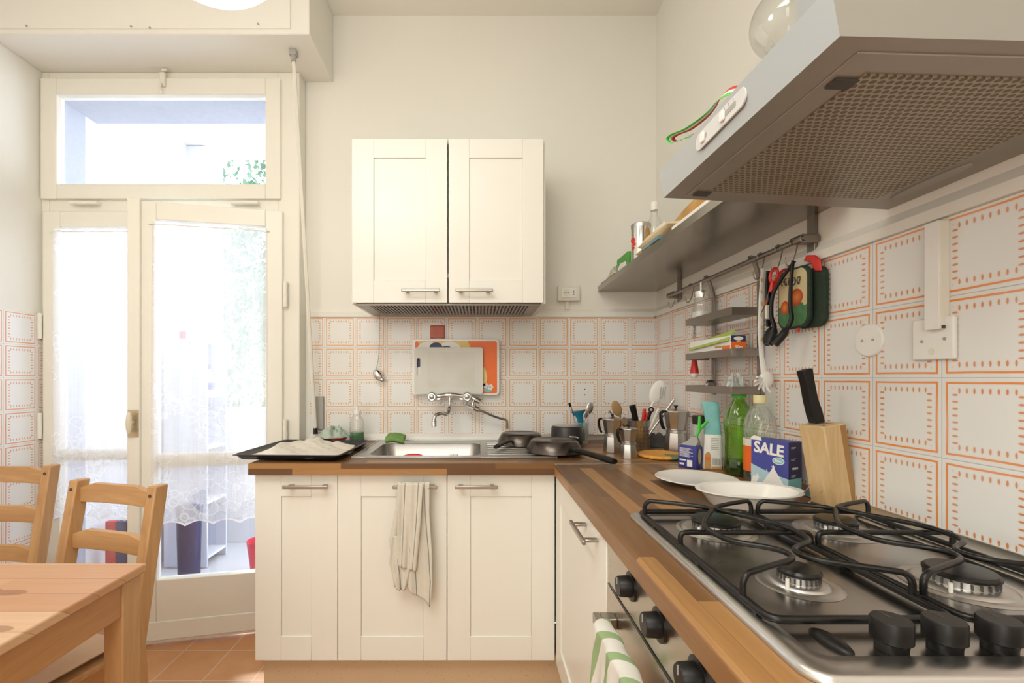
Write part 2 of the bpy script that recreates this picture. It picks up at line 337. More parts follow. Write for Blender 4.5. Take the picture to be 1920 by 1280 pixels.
# ------------------------------------------------------------------ mesh helpers
class MB:
    def __init__(s): s.v = []; s.f = []; s.mi = []; s.uv = {}; s.cur = 0
    def add(s, vs, fs, mi=None, uvs=None):
        b = len(s.v); s.v += [tuple(v) for v in vs]
        for f in fs: s.f.append([b+i for i in f]); s.mi.append(s.cur if mi is None else mi)
        if uvs:
            for i, t in enumerate(uvs): s.uv[b+i] = t
        return s
    def box(s, x0, x1, y0, y1, z0, z1, mi=None, T=None):
        vs = [Vector((x, y, z)) for z in (z0, z1) for y in (y0, y1) for x in (x0, x1)]
        if T: vs = [T @ v for v in vs]
        return s.add(vs, [(0, 2, 3, 1), (4, 5, 7, 6), (0, 1, 5, 4), (2, 6, 7, 3), (0, 4, 6, 2), (1, 3, 7, 5)], mi)
    def prism(s, poly, h0, h1, axis='z', mi=None, T=None):
        """poly: 2-D outline; extruded h0..h1 along axis"""
        def mk(a, b, h): return {'z': (a, b, h), 'y': (a, h, b), 'x': (h, a, b)}[axis]
        n = len(poly); vs = [Vector(mk(a, b, h0)) for a, b in poly]+[Vector(mk(a, b, h1)) for a, b in poly]
        if T: vs = [T @ v for v in vs]
        fs = [list(range(n))[::-1], [n+i for i in range(n)]]+[(i, (i+1) % n, n+(i+1) % n, n+i) for i in range(n)]
        return s.add(vs, fs, mi)
    def tube(s, path, r, n=10, closed=False, mi=None, flatten=1.0):
        P = [Vector(p) for p in path]; m = len(P); rr = r if isinstance(r, (list, tuple)) else [r]*m
        rings = []; up = None
        for i, p in enumerate(P):
            if closed: d = (P[(i+1) % m]-P[i-1])
            else: d = P[min(i+1, m-1)]-P[max(i-1, 0)]
            d = d.normalized() if d.length > 1e-9 else Vector((0, 0, 1))
            if up is None:
                up = Vector((0, 0, 1)) if abs(d.z) < .8 else Vector((0, 1, 0))
            a = (up-d*up.dot(d))
            a = a.normalized() if a.length > 1e-6 else d.orthogonal().normalized(); up = a; b = d.cross(a)
            rings.append([p+(a*cos(2*pi*k/n)*flatten+b*sin(2*pi*k/n))*rr[i] for k in range(n)])
        vs = [v for q in rings for v in q]; fs = []
        for i in range(m if closed else m-1):
            j = (i+1) % m
            for k in range(n): fs.append((i*n+k, i*n+(k+1) % n, j*n+(k+1) % n, j*n+k))
        if not closed: fs += [list(range(n))[::-1], [(m-1)*n+k for k in range(n)]]
        return s.add(vs, fs, mi)
    def lathe(s, prof, c=(0, 0, 0), n=32, mi=None, T=None, sx=1.0, sy=1.0, ph=0.0):
        vs = []; fs = []; m = len(prof)
        for r, z in prof:
            for k in range(n):
                a = 2*pi*k/n+ph; vs.append(Vector((c[0]+r*cos(a)*sx, c[1]+r*sin(a)*sy, c[2]+z)))
        if T: vs = [T @ v for v in vs]
        for i in range(m-1):
            for k in range(n): fs.append((i*n+k, i*n+(k+1) % n, (i+1)*n+(k+1) % n, (i+1)*n+k))
        if prof[0][0] > 1e-5: fs.append(list(range(n))[::-1])
        if prof[-1][0] > 1e-5: fs.append([(m-1)*n+k for k in range(n)])
        return s.add(vs, fs, mi)
    def grid(s, fn, nu, nv, mi=None, uvfn=None):
        vs = [fn(i/nu, j/nv) for j in range(nv+1) for i in range(nu+1)]
        uv = [(uvfn or (lambda a, b: (a, b)))(i/nu, j/nv) for j in range(nv+1) for i in range(nu+1)]
        w = nu+1
        return s.add(vs, [(j*w+i, j*w+i+1, (j+1)*w+i+1, (j+1)*w+i) for j in range(nv) for i in range(nu)], mi, uv)
    def ell(s, c, r, n=16, T=None, mi=None):
        prof = [(max(sin(pi*i/n), 1e-6), -cos(pi*i/n)) for i in range(n+1)]
        vs = []; k2 = n*2; fs = []
        for a, z in prof:
            for k in range(k2):
                t = 2*pi*k/k2; p = Vector((a*cos(t)*r[0], a*sin(t)*r[1], z*r[2])); p = (T @ p if T else p)+Vector(c); vs.append(p)
        for i in range(n):
            for k in range(k2): fs.append((i*k2+k, i*k2+(k+1) % k2, (i+1)*k2+(k+1) % k2, (i+1)*k2+k))
        return s.add(vs, fs, mi)
    def build(s, name, mats, parent=None, bevel=0, smooth=35, seg=2, solid=0, sub=0, **tags):
        me = bpy.data.meshes.new(name); me.from_pydata(s.v, [], s.f)
        if not isinstance(mats, (list, tuple)): mats = [mats]
        for m in mats: me.materials.append(M[m] if isinstance(m, str) else m)
        for p, i in zip(me.polygons, s.mi): p.material_index = i
        if s.uv:
            l = me.uv_layers.new(name='uv')
            for lp in me.loops: l.data[lp.index].uv = s.uv.get(lp.vertex_index, (0, 0))
        me.validate(); me.update(); me.shade_smooth(); me.set_sharp_from_angle(angle=R(smooth))
        o = bpy.data.objects.new(name, me); COL.objects.link(o)
        if solid: q = o.modifiers.new('s', 'SOLIDIFY'); q.thickness = solid; q.offset = 0
        if sub: q = o.modifiers.new('u', 'SUBSURF'); q.levels = sub; q.render_levels = sub
        if bevel:
            q = o.modifiers.new('b', 'BEVEL'); q.width = bevel; q.segments = seg; q.limit_method = 'ANGLE'; q.angle_limit = R(40); q.harden_normals = False
        attach(o, parent)
        for k, v in tags.items(): o[k] = v
        return o
WM = {}
def attach(o, parent):
    if parent is not None:
        o.parent = parent
        o.matrix_parent_inverse = WM.get(parent.name, Matrix()).inverted() if parent.name in WM else Matrix()
def thing(name, loc=(0, 0, 0), label=None, cat=None, group=None):
    o = bpy.data.objects.new(name, None); COL.objects.link(o); o.location = loc; o.empty_display_size = .05
    WM[o.name] = Matrix.Translation(Vector(loc)); tag(o, label, cat, group); return o
def tag(o, label=None, cat=None, group=None, kind=None):
    for k, v in (('label', label), ('category', cat), ('group', group), ('kind', kind)):
        if v: o[k] = v
    return o
def children(o): return [c for c in COL.objects if c.parent == o]
def copy_tree(o, loc=None, rotz=None, label=None):
    c = o.copy(); COL.objects.link(c)
    if loc is not None: c.location = loc
    if rotz is not None: c.rotation_euler = (0, 0, rotz)
    if label: c['label'] = label
    for ch in children(o):
        d = ch.copy(); COL.objects.link(d); d.parent = c
        for g in children(ch):
            e = g.copy(); COL.objects.link(e); e.parent = d
    return c
def struct(mb, name, m, **k):
    o = mb.build(name, m, **k); o['kind'] = 'structure'; return o
def text(s_, size, T, m, parent, name='lettering', depth=.0004, label=None, sx=1.0, bold=0.0):
    cu = bpy.data.curves.new('t', 'FONT'); cu.body = s_; cu.size = size; cu.extrude = depth; cu.align_x = 'CENTER'; cu.align_y = 'CENTER'; cu.offset = bold
    cu.resolution_u = 3
    to = bpy.data.objects.new('t', cu); COL.objects.link(to); dg = bpy.context.evaluated_depsgraph_get()
    me = bpy.data.meshes.new_from_object(to.evaluated_get(dg)); bpy.data.objects.remove(to)
    me.transform(T @ Matrix.Diagonal((sx, 1, 1, 1))); me.materials.clear(); me.materials.append(M[m])
    for p in me.polygons: p.material_index = 0
    o = bpy.data.objects.new(name, me); COL.objects.link(o); attach(o, parent)
    if label: o['label'] = label
    return o
def basis(o, x, y, z):
    """matrix with columns x, y, z and origin o"""
    return Matrix(((x[0], y[0], z[0], o[0]), (x[1], y[1], z[1], o[1]), (x[2], y[2], z[2], o[2]), (0, 0, 0, 1)))
def rrect(x0, x1, y0, y1, r, n=5):
    p = []
    for cx, cy, a0 in ((x1-r, y1-r, 0), (x0+r, y1-r, 90), (x0+r, y0+r, 180), (x1-r, y0+r, 270)):
        for k in range(n+1): a = R(a0+90*k/n); p.append((cx+r*cos(a), cy+r*sin(a)))
    return p
def smooth_path(pts, n=6):
    P = [Vector(p) for p in pts]; out = []
    for i in range(len(P)-1):
        a, b, c, d = P[max(i-1, 0)], P[i], P[i+1], P[min(i+2, len(P)-1)]
        for k in range(n):
            t = k/n; out.append(.5*((2*b)+(c-a)*t+(2*a-5*b+4*c-d)*t*t+(3*b-a-3*c+d)*t**3))
    out.append(P[-1]); return out
def at(px, py, Y): return Vector(((px-897)*Y/856, Y, CH+(708-py)*Y/856))
# ================================================================== THE SETTING
XL, XR, YB, YR, ZC = -2.08, .876, 2.25, -1.85, 2.99
struct(MB().box(-2.3, XR+.15, YR-.1, YB-.005, -.08, 0), 'floor', 'floor')
struct(MB().box(-2.3, XR+.15, YR-.1, YB+.15, ZC, ZC+.1), 'ceiling', 'ceil')
struct(MB().box(-.90, XR+.12, YB, YB+.03, 0, ZC).box(XL-.12, -.90, YB, YB+.03, 2.589, ZC), 'wall_back', 'wall')
struct(MB().box(XR, XR+.12, YR, YB, 0, ZC), 'wall_right', 'wall')
struct(MB().box(XL-.12, XL, YR, YB+.02, 0, ZC), 'wall_left', 'wall')
struct(MB().box(XL-.12, XR+.12, YR-.12, YR, 0, ZC), 'wall_rear', 'wall')
struct(MB().box(-.826, XR-.006, YB-.007, YB, .90, 1.504), 'trim_1', 'tile_b', bevel=.0015)
struct(MB().box(XR-.007, XR, YR, YB, .90, 1.504), 'trim_2', 'tile_r', bevel=.0015)
struct(MB().box(XL, XL+.007, YR, 2.174, 0.0, 1.504), 'trim_3', 'tile_l', bevel=.0015)
# painted ledge over the tiles
struct(MB().prism([(YB, 1.504), (YB-.014, 1.504), (YB-.014, 1.528), (YB, 1.545)], -.826, XR, 'x'), 'trim_4', 'wall')
struct(MB().prism([(XR, 1.504), (XR-.016, 1.504), (XR-.016, 1.526), (XR, 1.548)], YR, YB, 'y'), 'trim_5', 'wall')
# upstand strips where worktop meets tiles
struct(MB().prism([(YB-.007, .902), (YB-.034, .902), (YB-.030, .918), (YB-.012, .932), (YB-.007, .932)], -.826, .30, 'x'), 'trim_6', 'white', bevel=.001)
struct(MB().prism([(YB-.007, .902), (YB-.026, .902), (YB-.022, .918), (YB-.012, .928), (YB-.007, .928)], .302, XR-.03, 'x'), 'trim_7', 'steel')
struct(MB().prism([(XR-.007, .902), (XR-.032, .902), (XR-.026, .912), (XR-.012, .924), (XR-.007, .924)], .0, YB-.007, 'y'), 'trim_8', 'steel_y')
# roller shutter box above the balcony door
b = MB().box(XL, -.716, 1.934, YB, 2.661, ZC); struct(b, 'wall_box', 'wall', bevel=.004)
pn = MB().box(XL, -.795, 1.928, 1.934, 2.681, ZC-.002); pb = struct(pn, 'trim_9', 'wall', bevel=.002)
sc = MB()
for px, py in ((50, 49), (246, 50), (281, 52), (484, 45)):
    c = at(px, py, 1.926); sc.lathe([(0, 0), (.004, .0), (.004, .003), (0, .0035)], T=Matrix.Translation(c) @ Matrix.Rotation(pi/2, 4, 'X'), n=10)
sc.build('screw', 'grey', pb)
# door frame
f = MB()
f.box(XL, -2.046, 2.174, YB, 0, 2.661).box(-.955, -.852, 2.174, YB, 0, 2.661).box(-2.046, -.955, 2.174, YB, 2.615, 2.661)
f.box(-2.046, -.955, 2.176, YB, 1.996, 2.06)
df = struct(f, 'door_frame', 'frame', bevel=.004)
struct(MB().box(-2.10, -.80, YB+.005, YB+.125, -.02, .012), 'trim_10', 'terrace')
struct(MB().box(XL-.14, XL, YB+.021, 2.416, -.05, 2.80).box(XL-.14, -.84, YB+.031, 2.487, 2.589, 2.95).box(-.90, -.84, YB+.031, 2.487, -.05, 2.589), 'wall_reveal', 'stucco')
struct(MB().box(XL-.14, XL, 2.416, 2.487, -.05, 2.589), 'wall_reveal_edge', 'extwhite')
struct(MB().box(-.90, 2.0, 2.487, 2.55, -.05, 2.95), 'wall_outside', 'extwhite')
def sash(mb, x0, x1, z0, z1, y0, y1, gx0, gx1, gz0, gz1):
    mb.box(x0, gx0, y0, y1, z0, z1).box(gx1, x1, y0, y1, z0, z1).box(gx0, gx1, y0, y1, gz1, z1).box(gx0, gx1, y0, y1, z0, gz0); return mb
tw = sash(MB(), -2.072, -.937, 2.052, 2.623, 2.158, 2.205, -1.997, -1.008, 2.120, 2.546)
tw.prism([(-1.997, 2.120), (-1.985, 2.128), (-1.02, 2.128), (-1.008, 2.120)], 2.17, 2.20, 'y')
win = struct(tw, 'window_1', 'frame', bevel=.005)
MB().box(-1.999, -1.006, 2.186, 2.190, 2.118, 2.548).build('window_glass', 'glass', win)
lt = MB(); c = at(305, 150, 2.15); lt.box(c.x-.012, c.x+.012, 2.145, 2.158, c.z-.03, c.z+.035); lt.tube([(c.x, 2.14, c.z-.02), (c.x, 2.128, c.z-.045), (c.x+.004, 2.13, c.z-.07)], .006, 8)
lt.prism([(c.x-.002, c.z+.035), (c.x+.02, c.z+.04), (c.x+.026, c.z+.048), (c.x+.002, c.z+.05)], 2.14, 2.15, 'y')
lt.build('latch', 'cream', win, bevel=.002)
for px in (157, 459):
    c = at(px, 380, 2.15); MB().tube([(c.x-.065, 2.150, c.z), (c.x+.065, 2.150, c.z)], .0085, 10).build('hinge', 'frame', win)
# left leaf (shut)
dl = struct(sash(MB(), -2.062, -1.53, .030, 1.994, 2.158, 2.205, -1.982, -1.60, .30, 1.917).box(-1.982, -1.60, 2.17, 2.20, .815, .865), 'door_1', 'frame', bevel=.005)
MB().box(-1.984, -1.598, 2.186, 2.190, .298, 1.919).build('door_glass', 'glass', dl)
for z in (.98, 1.45, .25): MB().tube([(-2.066, 2.150, z-.06), (-2.066, 2.150, z+.06)], .009, 10).build('hinge', 'frame', dl)
# right leaf (ajar), built along its own width then swung on the hinge
TH = math.atan2(.125, .575); HX, HY = -.926, 2.158
U = Vector((-cos(TH), -sin(TH), 0)); Nn = Vector((sin(TH), -cos(TH), 0))       # Nn points into the room
TL = basis((HX, HY, 0), U, -Nn, (0, 0, 1))
def lbox(mb, u0, u1, d0, d1, z0, z1): return mb.box(u0, u1, d0, d1, z0, z1, T=TL)
dm = MB()
lbox(dm, 0, .075, 0, .045, .018, 1.994); lbox(dm, .530, .60, 0, .045, .018, 1.994)
lbox(dm, .075, .530, 0, .045, .018, .298); lbox(dm, .075, .530, 0, .045, 1.916, 1.994); lbox(dm, .075, .530, .012, .04, .800, .862)
lbox(dm, .588, .638, -.014, .020, .012, 2.002)
lbox(dm, .06, .60, -.006, .001, .03, .115)
dr = struct(dm, 'door_2', 'frame', bevel=.005)
lbox(MB(), .073, .532, .026, .030, .296, 1.918).build('door_glass', 'glass', dr)
for z in (.95, 1.60, .3): MB().tube([(HX+.016, HY-.006, z-.06), (HX+.016, HY-.006, z+.06)], .010, 10).box(HX+.012, HX+.020, HY-.017, HY-.006, z-.002, z+.002).build('hinge', 'frame', dr)
h = MB(); lbox(h, .592, .634, -.018, -.014, .945, 1.065); hp = h.build('door_handle', 'brass', dr, bevel=.001, label='worn brass handle plate')
g = MB(); q0 = TL @ Vector((.613, -.018, 1.01)); q1 = TL @ Vector((.613, -.045, 1.01)); g.tube([q0, q1], .007, 10)
g.ell(TL @ Vector((.613, -.052, 1.01)), (.012, .011, .05)); g.build('grip', 'ivory', hp)

# ------------------------------------------------------------------ balcony seen through the door
struct(MB().box(-6, 3, YB+.13, 9, -.5, -.06), 'ground', 'terrace')
struct(MB().box(-4.2, 1.5, YB+.13, 3.42, -.06, -.005), 'floor_balcony', 'terrace')
struct(MB().box(-2.25, -2.081, 2.487, 3.60, -.06, 2.9), 'wall_balcony', 'extwhite')
struct(MB().box(-2.081, -1.947, 3.255, 3.48, -.005, 2.86), 'pillar', 'extwhite')
struct(MB().box(-2.25, 1.5, 2.487, 3.478, 2.864, 3.0), 'ceiling_balcony', 'extwhite')
struct(MB().box(-1.947, 1.5, 3.36, 3.46, -.005, .955).box(-1.947, 1.5, 3.34, 3.48, .955, .98), 'wall_parapet', 'extwhite', bevel=.004)
cab = thing('balcony_cabinet', (-1.86, 3.06, 0), 'pale grey open-sided cabinet standing on the balcony, seen through the ajar door', 'cabinet')
mb = MB().box(-2.0, -1.725, 2.90, 2.915, 0, 1.43).box(-2.0, -1.725, 3.12, 3.135, 0, 1.43).box(-2.0, -1.985, 2.915, 3.12, 0, 1.43).box(-2.005, -1.715, 2.89, 3.145, 1.43, 1.45)
mb.build('body', 'extcab', cab, bevel=.002)
for z in (1.08, .75, .40, .05): MB().box(-1.985, -1.728, 2.915, 3.12, z, z+.016).build('shelf', 'extwhite', cab)
sb = thing('spray_bottle', (-1.80, 3.0, 1.097), 'dark-capped bottle on the upper shelf of the balcony cabinet', 'bottle')
MB().lathe([(.0, 0), (.045, 0), (.047, .01), (.045, .10), (.024, .15), (.018, .165)], (-1.785, 3.0, 1.0965)).build('body', 'extcab', sb)
MB().lathe([(.02, .165), (.02, .20), (.0, .20)], (-1.785, 3.0, 1.0965)).build('cap', 'navy', sb)
MB().lathe([(.0476, .03), (.0476, .08)], (-1.785, 3.0, 1.0965)).build('paper_label', 'blue', sb)
for px, cname, mm, lab in ((342, 'box', 'pinkpl', 'small red and white box on top of the balcony cabinet'), (358, 'jar', 'ceramic', 'white jar beside the red box on the balcony cabinet'), (378, 'tub', 'extcab', 'grey tub at the right end of the balcony cabinet top')):
    c = at(px, 640, 2.98); o = MB().lathe([(0, 0), (.024, 0), (.026, .05), (.020, .062), (0, .064)], (c.x, 2.98, 1.4505), n=20 if cname != 'box' else 4).build('small_'+cname, mm); tag(o, lab, cname)
def bin_(name, x, y, r, hgt, m, lab, rim=True, cat='bin'):
    t = thing(name, (x, y, -.005), lab, cat)
    MB().prism(rrect(-r, r, -r*.8, r*.8, r*.3), 0, .01, T=Matrix.Translation((x, y, -.004))).lathe([(r*.86*1.2, .01), (r*1.2, hgt), (r*1.26, hgt), (r*1.26, hgt-.02)], (x, y, -.004), n=28, sx=.9, sy=.75).build('body', m, t)
    MB().lathe([(r*1.26, hgt), (r*1.27, hgt+.012), (0, hgt+.03)], (x, y, -.004), n=28, sx=.9, sy=.75).build('bin_lid', m, t)
bin_('waste_bin', -1.66, 2.62, .062, .46, 'binblue', 'dark blue waste bin standing on the balcony floor just beyond the ajar door')
b = MB().lathe([(0, 0), (.055, 0), (.075, .16), (.08, .20), (.076, .20), (.05, .01)], (-1.36, 2.85, -.004)).build('plastic_bucket', 'pinkpl'); tag(b, 'pink-red plastic bucket on the balcony floor beside the parapet', 'bucket')
for k, (x, m_, lab) in enumerate(((-2.045, 'red', 'dark red folded board, leftmost of those seen through the shut door leaf'), (-1.985, 'binblue', 'dark blue folded board between the dark red and the slim pinkish red one'), (-1.925, 'pinkpl', 'slim pinkish red folded board seen through the shut door leaf'), (-1.905, 'binblue', 'dark blue folded board right of the slim pinkish red one on the balcony'))):
    o = MB().prism(rrect(x, x+(.055, .055, .016, .05)[k], 0, .42, .007), 2.50, 2.53, 'y').build('folded_board', m_, bevel=.003); tag(o, lab, 'board', 'folded boards on the balcony')
def tree(x, y, z, r, n, lab, seed):
    rnd = random.Random(seed); t = thing('garden_tree', (x, y, -.5), lab, 'tree')
    MB().tube(smooth_path([(x, y, -.5), (x+.05, y, z*.4), (x-.03, y, z)], 4), .06, 8).build('trunk', 'bark', t)
    m = MB()
    for _ in range(n):
        while True:
            p = Vector((rnd.uniform(-1, 1), rnd.uniform(-1, 1), rnd.uniform(-1, 1)))
            if .25 < p.length < 1: break
        p = Vector((x+p.x*r[0], y+p.y*r[1], z+p.z*r[2])); s = rnd.uniform(.035, .075)
        q = Matrix.Rotation(rnd.uniform(0, 6.3), 3, 'Z') @ Matrix.Rotation(rnd.uniform(0, 3), 3, 'X')
        m.add([p+q @ Vector(v) for v in ((0, 0, 0), (s*.4, s*.5, .1*s), (0, s*1.4, 0), (-s*.4, s*.5, .1*s))], [(0, 1, 2, 3)])
    m.build('crown', 'leaf', t, smooth=1)
tree(-2.05, 4.9, 1.9, (.8, .6, 1.7), 4200, 'leafy green tree beyond the balcony pillar and parapet', 3)
tree(-3.0, 6.4, 2.4, (1.3, .8, 2.2), 4200, 'pale leafy tree farther off behind the balcony', 5)

# ------------------------------------------------------------------ curtains
def curtain(T, u0, u1, z1, z0, lab, seed):
    W_ = u1-u0; H_ = z1-z0
    def fn(a, b):
        u = u0+W_*a; sc_ = .022*abs(sin(a*W_*pi/.115)) if b < .02 else 0
        z = z0+sc_+(z1-z0)*b
        d = -.006-.004*sin(a*W_*42+seed+b*2)-.003*sin(a*W_*95+seed*2)-.004*(1-b)
        return T @ Vector((u, d, z))
    o = MB().grid(fn, 90, 40, uvfn=lambda a, b: (a*W_+seed, b*H_)).build('lace_curtain', 'lace'); tag(o, lab, 'curtain', 'lace door curtains')
    o2 = MB().tube([T @ Vector((u0-.01, -.006, z1-.012)), T @ Vector((u1+.01, -.006, z1-.012))], .003, 8).build('curtain_wire', 'white', o)
curtain(TL, .066, .548, 1.905, .535, 'white lace curtain with scalloped hem on the ajar door leaf', 1.0)
curtain(basis((0, 2.152, 0), (1, 0, 0), (0, 1, 0), (0, 0, 1)), -2.005, -1.58, 1.905, .535, 'white lace curtain behind the two chairs, on the shut door leaf', 5.3)

# ------------------------------------------------------------------ shutter rod, strap plate
rod = thing('shutter_crank_rod', (-.79, 2.19, .933), 'thin white rod leaning from the shutter box down to the worktop end', 'rod')
MB().tube([(-.822, 2.03, 2.64), (-.785, 2.20, .945)], .0085, 6).build('rod', 'cream', rod)
MB().box(-.838, -.806, 2.015, 2.045, 2.635, 2.661).lathe([(.012, 0), (.012, .03)], (-.822, 2.03, 2.61), n=12).build('bracket', 'grey', rod, bevel=.002)
MB().lathe([(.012, 0), (.010, .03)], (-.785, 2.20, .935), n=10).build('tip', 'black', rod)
o = MB().box(-.802, -.757, 2.228, 2.242, .952, 1.115).build('strap_plate', 'grey', bevel=.003); tag(o, 'narrow grey metal plate on the tiles behind the leaning rod', 'plate')

# ------------------------------------------------------------------ lamps
lamp = thing('pendant_lamp', (-.53, .94, 2.15), 'glowing white globe lamp hanging at the top of the picture', 'lamp')
gl = MB().ell((-.56, .94, 2.178), (.165, .165, .17), 20).build('lamp_globe', 'globe', lamp, label='glowing white globe')
MB().lathe([(.045, 2.31), (.045, 2.35), (.012, 2.37), (.004, 2.38), (.004, 2.97), (.05, 2.975), (.05, 2.99)], (-.56, .94, 0), n=24).build('suspension', 'cream', lamp)
wl = thing('globe_wall_lamp', (.876, 1.16, 2.093), 'clear round glass globe lamp on the right wall above the extractor hood', 'lamp')
MB().ell((.787, 1.16, 2.112), (.086, .086, .086), 20).build('glass_globe', 'cglass', wl)
MB().tube([(.876, 1.16, 2.10), (.84, 1.16, 2.10)], [.045, .035], 20).build('wall_mount', 'cream', wl)

# ------------------------------------------------------------------ cabinets
def bar_handle(x0, x1, y, z, parent, name='handle', proj=.032, rot=None):
    """bar handle on a face at y, sticking out towards -y"""
    m = MB(); T = rot
    m.box(x0, x1, y-proj-.009, y-proj, z-.006, z+.006, T=T)
    m.box(x0+.012, x0+.028, y-proj, y, z-.004, z+.004, T=T).box(x1-.028, x1-.012, y-proj, y, z-.004, z+.004, T=T)
    return m.build(name, 'handle', parent, bevel=.0025)
def shaker(x0, x1, y, z0, z1, parent, st=.084, rt=.083, rb=.089, T=None, th=.018):
    m = MB(); a, b_, c, d = x0+st, x1-st, z0+rb, z1-rt
    m.box(x0, a, y, y+th, z0, z1, T=T).box(b_, x1, y, y+th, z0, z1, T=T).box(a, b_, y, y+th, z0, c, T=T).box(a, b_, y, y+th, d, z1, T=T)
    m.box(a, b_, y+.006, y+th, c, d, T=T)
    return m.build('door', 'white_paint', parent, bevel=.0018)
YF = 1.66
for x0, x1, st, hx0, hx1, lab in ((-.8125, -.513, .095, -.697, -.535, 'narrow white base cabinet at the end of the worktop by the door'),
                             (-.511, -.115, .084, -.305, -.146, 'white base cabinet under the sink with a towel on its handle'),
                             (-.113, .278, .084, -.084, .069, 'white base cabinet beside the inner corner, under the draining board')):
    t = thing('base_cabinet', ((x0+x1)/2, 1.95, .16), lab, 'cabinet', 'white base cabinets below the sink worktop')
    MB().box(x0, x0+.016, YF+.019, 2.22, .178, .857).box(x1-.016, x1, YF+.019, 2.22, .178, .857).box(x0+.016, x1-.016, YF+.019, 2.22, .178, .194).box(x0+.016, x1-.016, 2.205, 2.22, .194, .857).build('body', 'white_paint', t)
    d = shaker(x0, x1, YF, .178, .857, t, st=st)
    bar_handle(hx0, hx1, YF, .817, d)
cx = thing('base_cabinet', (.58, 1.35, .16), 'white base cabinet facing sideways between the corner and the oven', 'cabinet', 'white base cabinets below the sink worktop')
TY = basis((.28, 0, 0), (0, 1, 0), (1, 0, 0), (0, 0, 1))          # local x -> world y, local y -> world +x
MB().box(.30, .865, 1.0, 1.016, .178, .857).box(.30, .865, 1.64, 1.656, .178, .857).box(.30, .865, 1.016, 1.64, .178, .194).build('body', 'white_paint', cx)
d = shaker(1.0, 1.652, 0, .178, .857, cx, st=.09, T=TY)
bar_handle(1.05, 1.205, 0, .826, d, rot=TY)
struct(MB().box(-.805, .33, 1.715, 1.735, 0, .165).box(.325, .345, .10, 1.715, 0, .165).box(-.805, -.787, 1.735, 2.2, 0, .165), 'baseboard_cabinets', 'plinth')
uc = thing('wall_cabinet', (-.123, 2.06, 1.511), 'white two-door wall cabinet with a built-in extractor above the sink', 'cabinet')
MB().box(-.523, -.505, 1.886, YB, 1.511, 2.187).box(.259, .277, 1.886, YB, 1.511, 2.187).box(-.505, .259, 1.886, YB, 2.17, 2.187).box(-.505, .259, 1.886, YB, 1.62, 1.636).box(-.505, .259, 2.235, YB, 1.511, 2.17).build('body', 'white_paint', uc, bevel=.001)
d = shaker(-.516, -.127, 1.866, 1.513, 2.183, uc, st=.088, rt=.078, rb=.09); bar_handle(-.309, -.154, 1.866, 1.557, d)
d = shaker(-.122, .266, 1.866, 1.513, 2.183, uc, st=.085, rt=.078, rb=.09); bar_handle(-.092, .059, 1.866, 1.557, d)
m = MB().box(-.505, .259, 1.90, 2.235, 1.511, 1.519, mi=1)
m.box(-.503, -.455, 1.89, 2.23, 1.506, 1.512).box(.210, .257, 1.89, 2.23, 1.506, 1.512).box(-.455, .21, 2.16, 2.23, 1.504, 1.512).box(-.455, .21, 1.89, 1.905, 1.506, 1.512)
for k in range(44): m.box(-.450+k*.015, -.442+k*.015, 1.905, 2.16, 1.505, 1.511)
for y in (1.97, 2.05, 2.12): m.box(-.455, .21, y, y+.004, 1.5045, 1.5075)
m.build('grille', ['rack', 'darkgrey'], uc, label='dark extractor grille on the underside')

# worktops (the back one has the hole for the sink)
wt = thing('worktop', (0, 1.93, .86), 'dark striped wooden worktop along the back wall around the sink', 'worktop')
sx0, sx1, sy0, sy1 = -.455, .285, 1.765, 2.165
MB().box(-.82, sx0, 1.625, 2.243, .86, .90).box(sx1, XR-.007, 1.625, 2.243, .86, .90).box(sx0, sx1, 1.625, sy0, .86, .90).box(sx0, sx1, sy1, 2.243, .86, .90).build('top', 'wt_x', wt)
MB().box(.272, XR-.03, 1.616, 1.625, .868, .9015).build('joint_strip', 'alu', wt)
wt2 = MB().prism([(.27, .86), (.27, .895), (.275, .90), (XR-.007, .90), (XR-.007, .86)], .05, 1.616, 'y').build('worktop', 'wt_y'); tag(wt2, 'dark striped wooden worktop along the right wall around the gas hob', 'worktop')

# ------------------------------------------------------------------ sink
sk = thing('sink', (-.09, 1.97, .90), 'inset steel sink with draining board on its right', 'sink')
m = MB(); X0, X1, Y0, Y1 = -.485, .302, 1.738, 2.205; bx0, bx1, by0, by1 = -.432, .008, 1.775, 2.110
z = .9035
m.box(X0, bx0, Y0, Y1, z-.003, z).box(bx0, bx1, Y0, by0, z-.003, z).box(bx0, bx1, by1, Y1, z-.003, z).box(bx1, X1, Y0, Y1, z-.003, z)
for a in ((X0, X1, Y0, Y0+.007), (X0, X1, Y1-.007, Y1), (X0, X0+.007, Y0+.007, Y1-.007), (X1-.007, X1, Y0+.007, Y1-.007)): m.box(*a, z, z+.003)
m.build('rim', 'steel', sk, bevel=.001)
top = rrect(bx0, bx1, by0, by1, .05, 6); bot = rrect(bx0+.02, bx1-.02, by0+.02, by1-.02, .05, 6)
n_ = len(top); vs = [(a, b_, z+.0005) for a, b_ in top]+[(a*.998, b_, z-.012) for a, b_ in top]+[(a, b_, .765) for a, b_ in bot]+[(a*.9+(bx0+bx1)*.05, b_*.9+(by0+by1)*.05, .755) for a, b_ in bot]
fs = [(r_*n_+i, r_*n_+(i+1) % n_, (r_+1)*n_+(i+1) % n_, (r_+1)*n_+i) for r_ in range(3) for i in range(n_)]+[[3*n_+i for i in range(n_)]]
mb = MB().add(vs, fs)
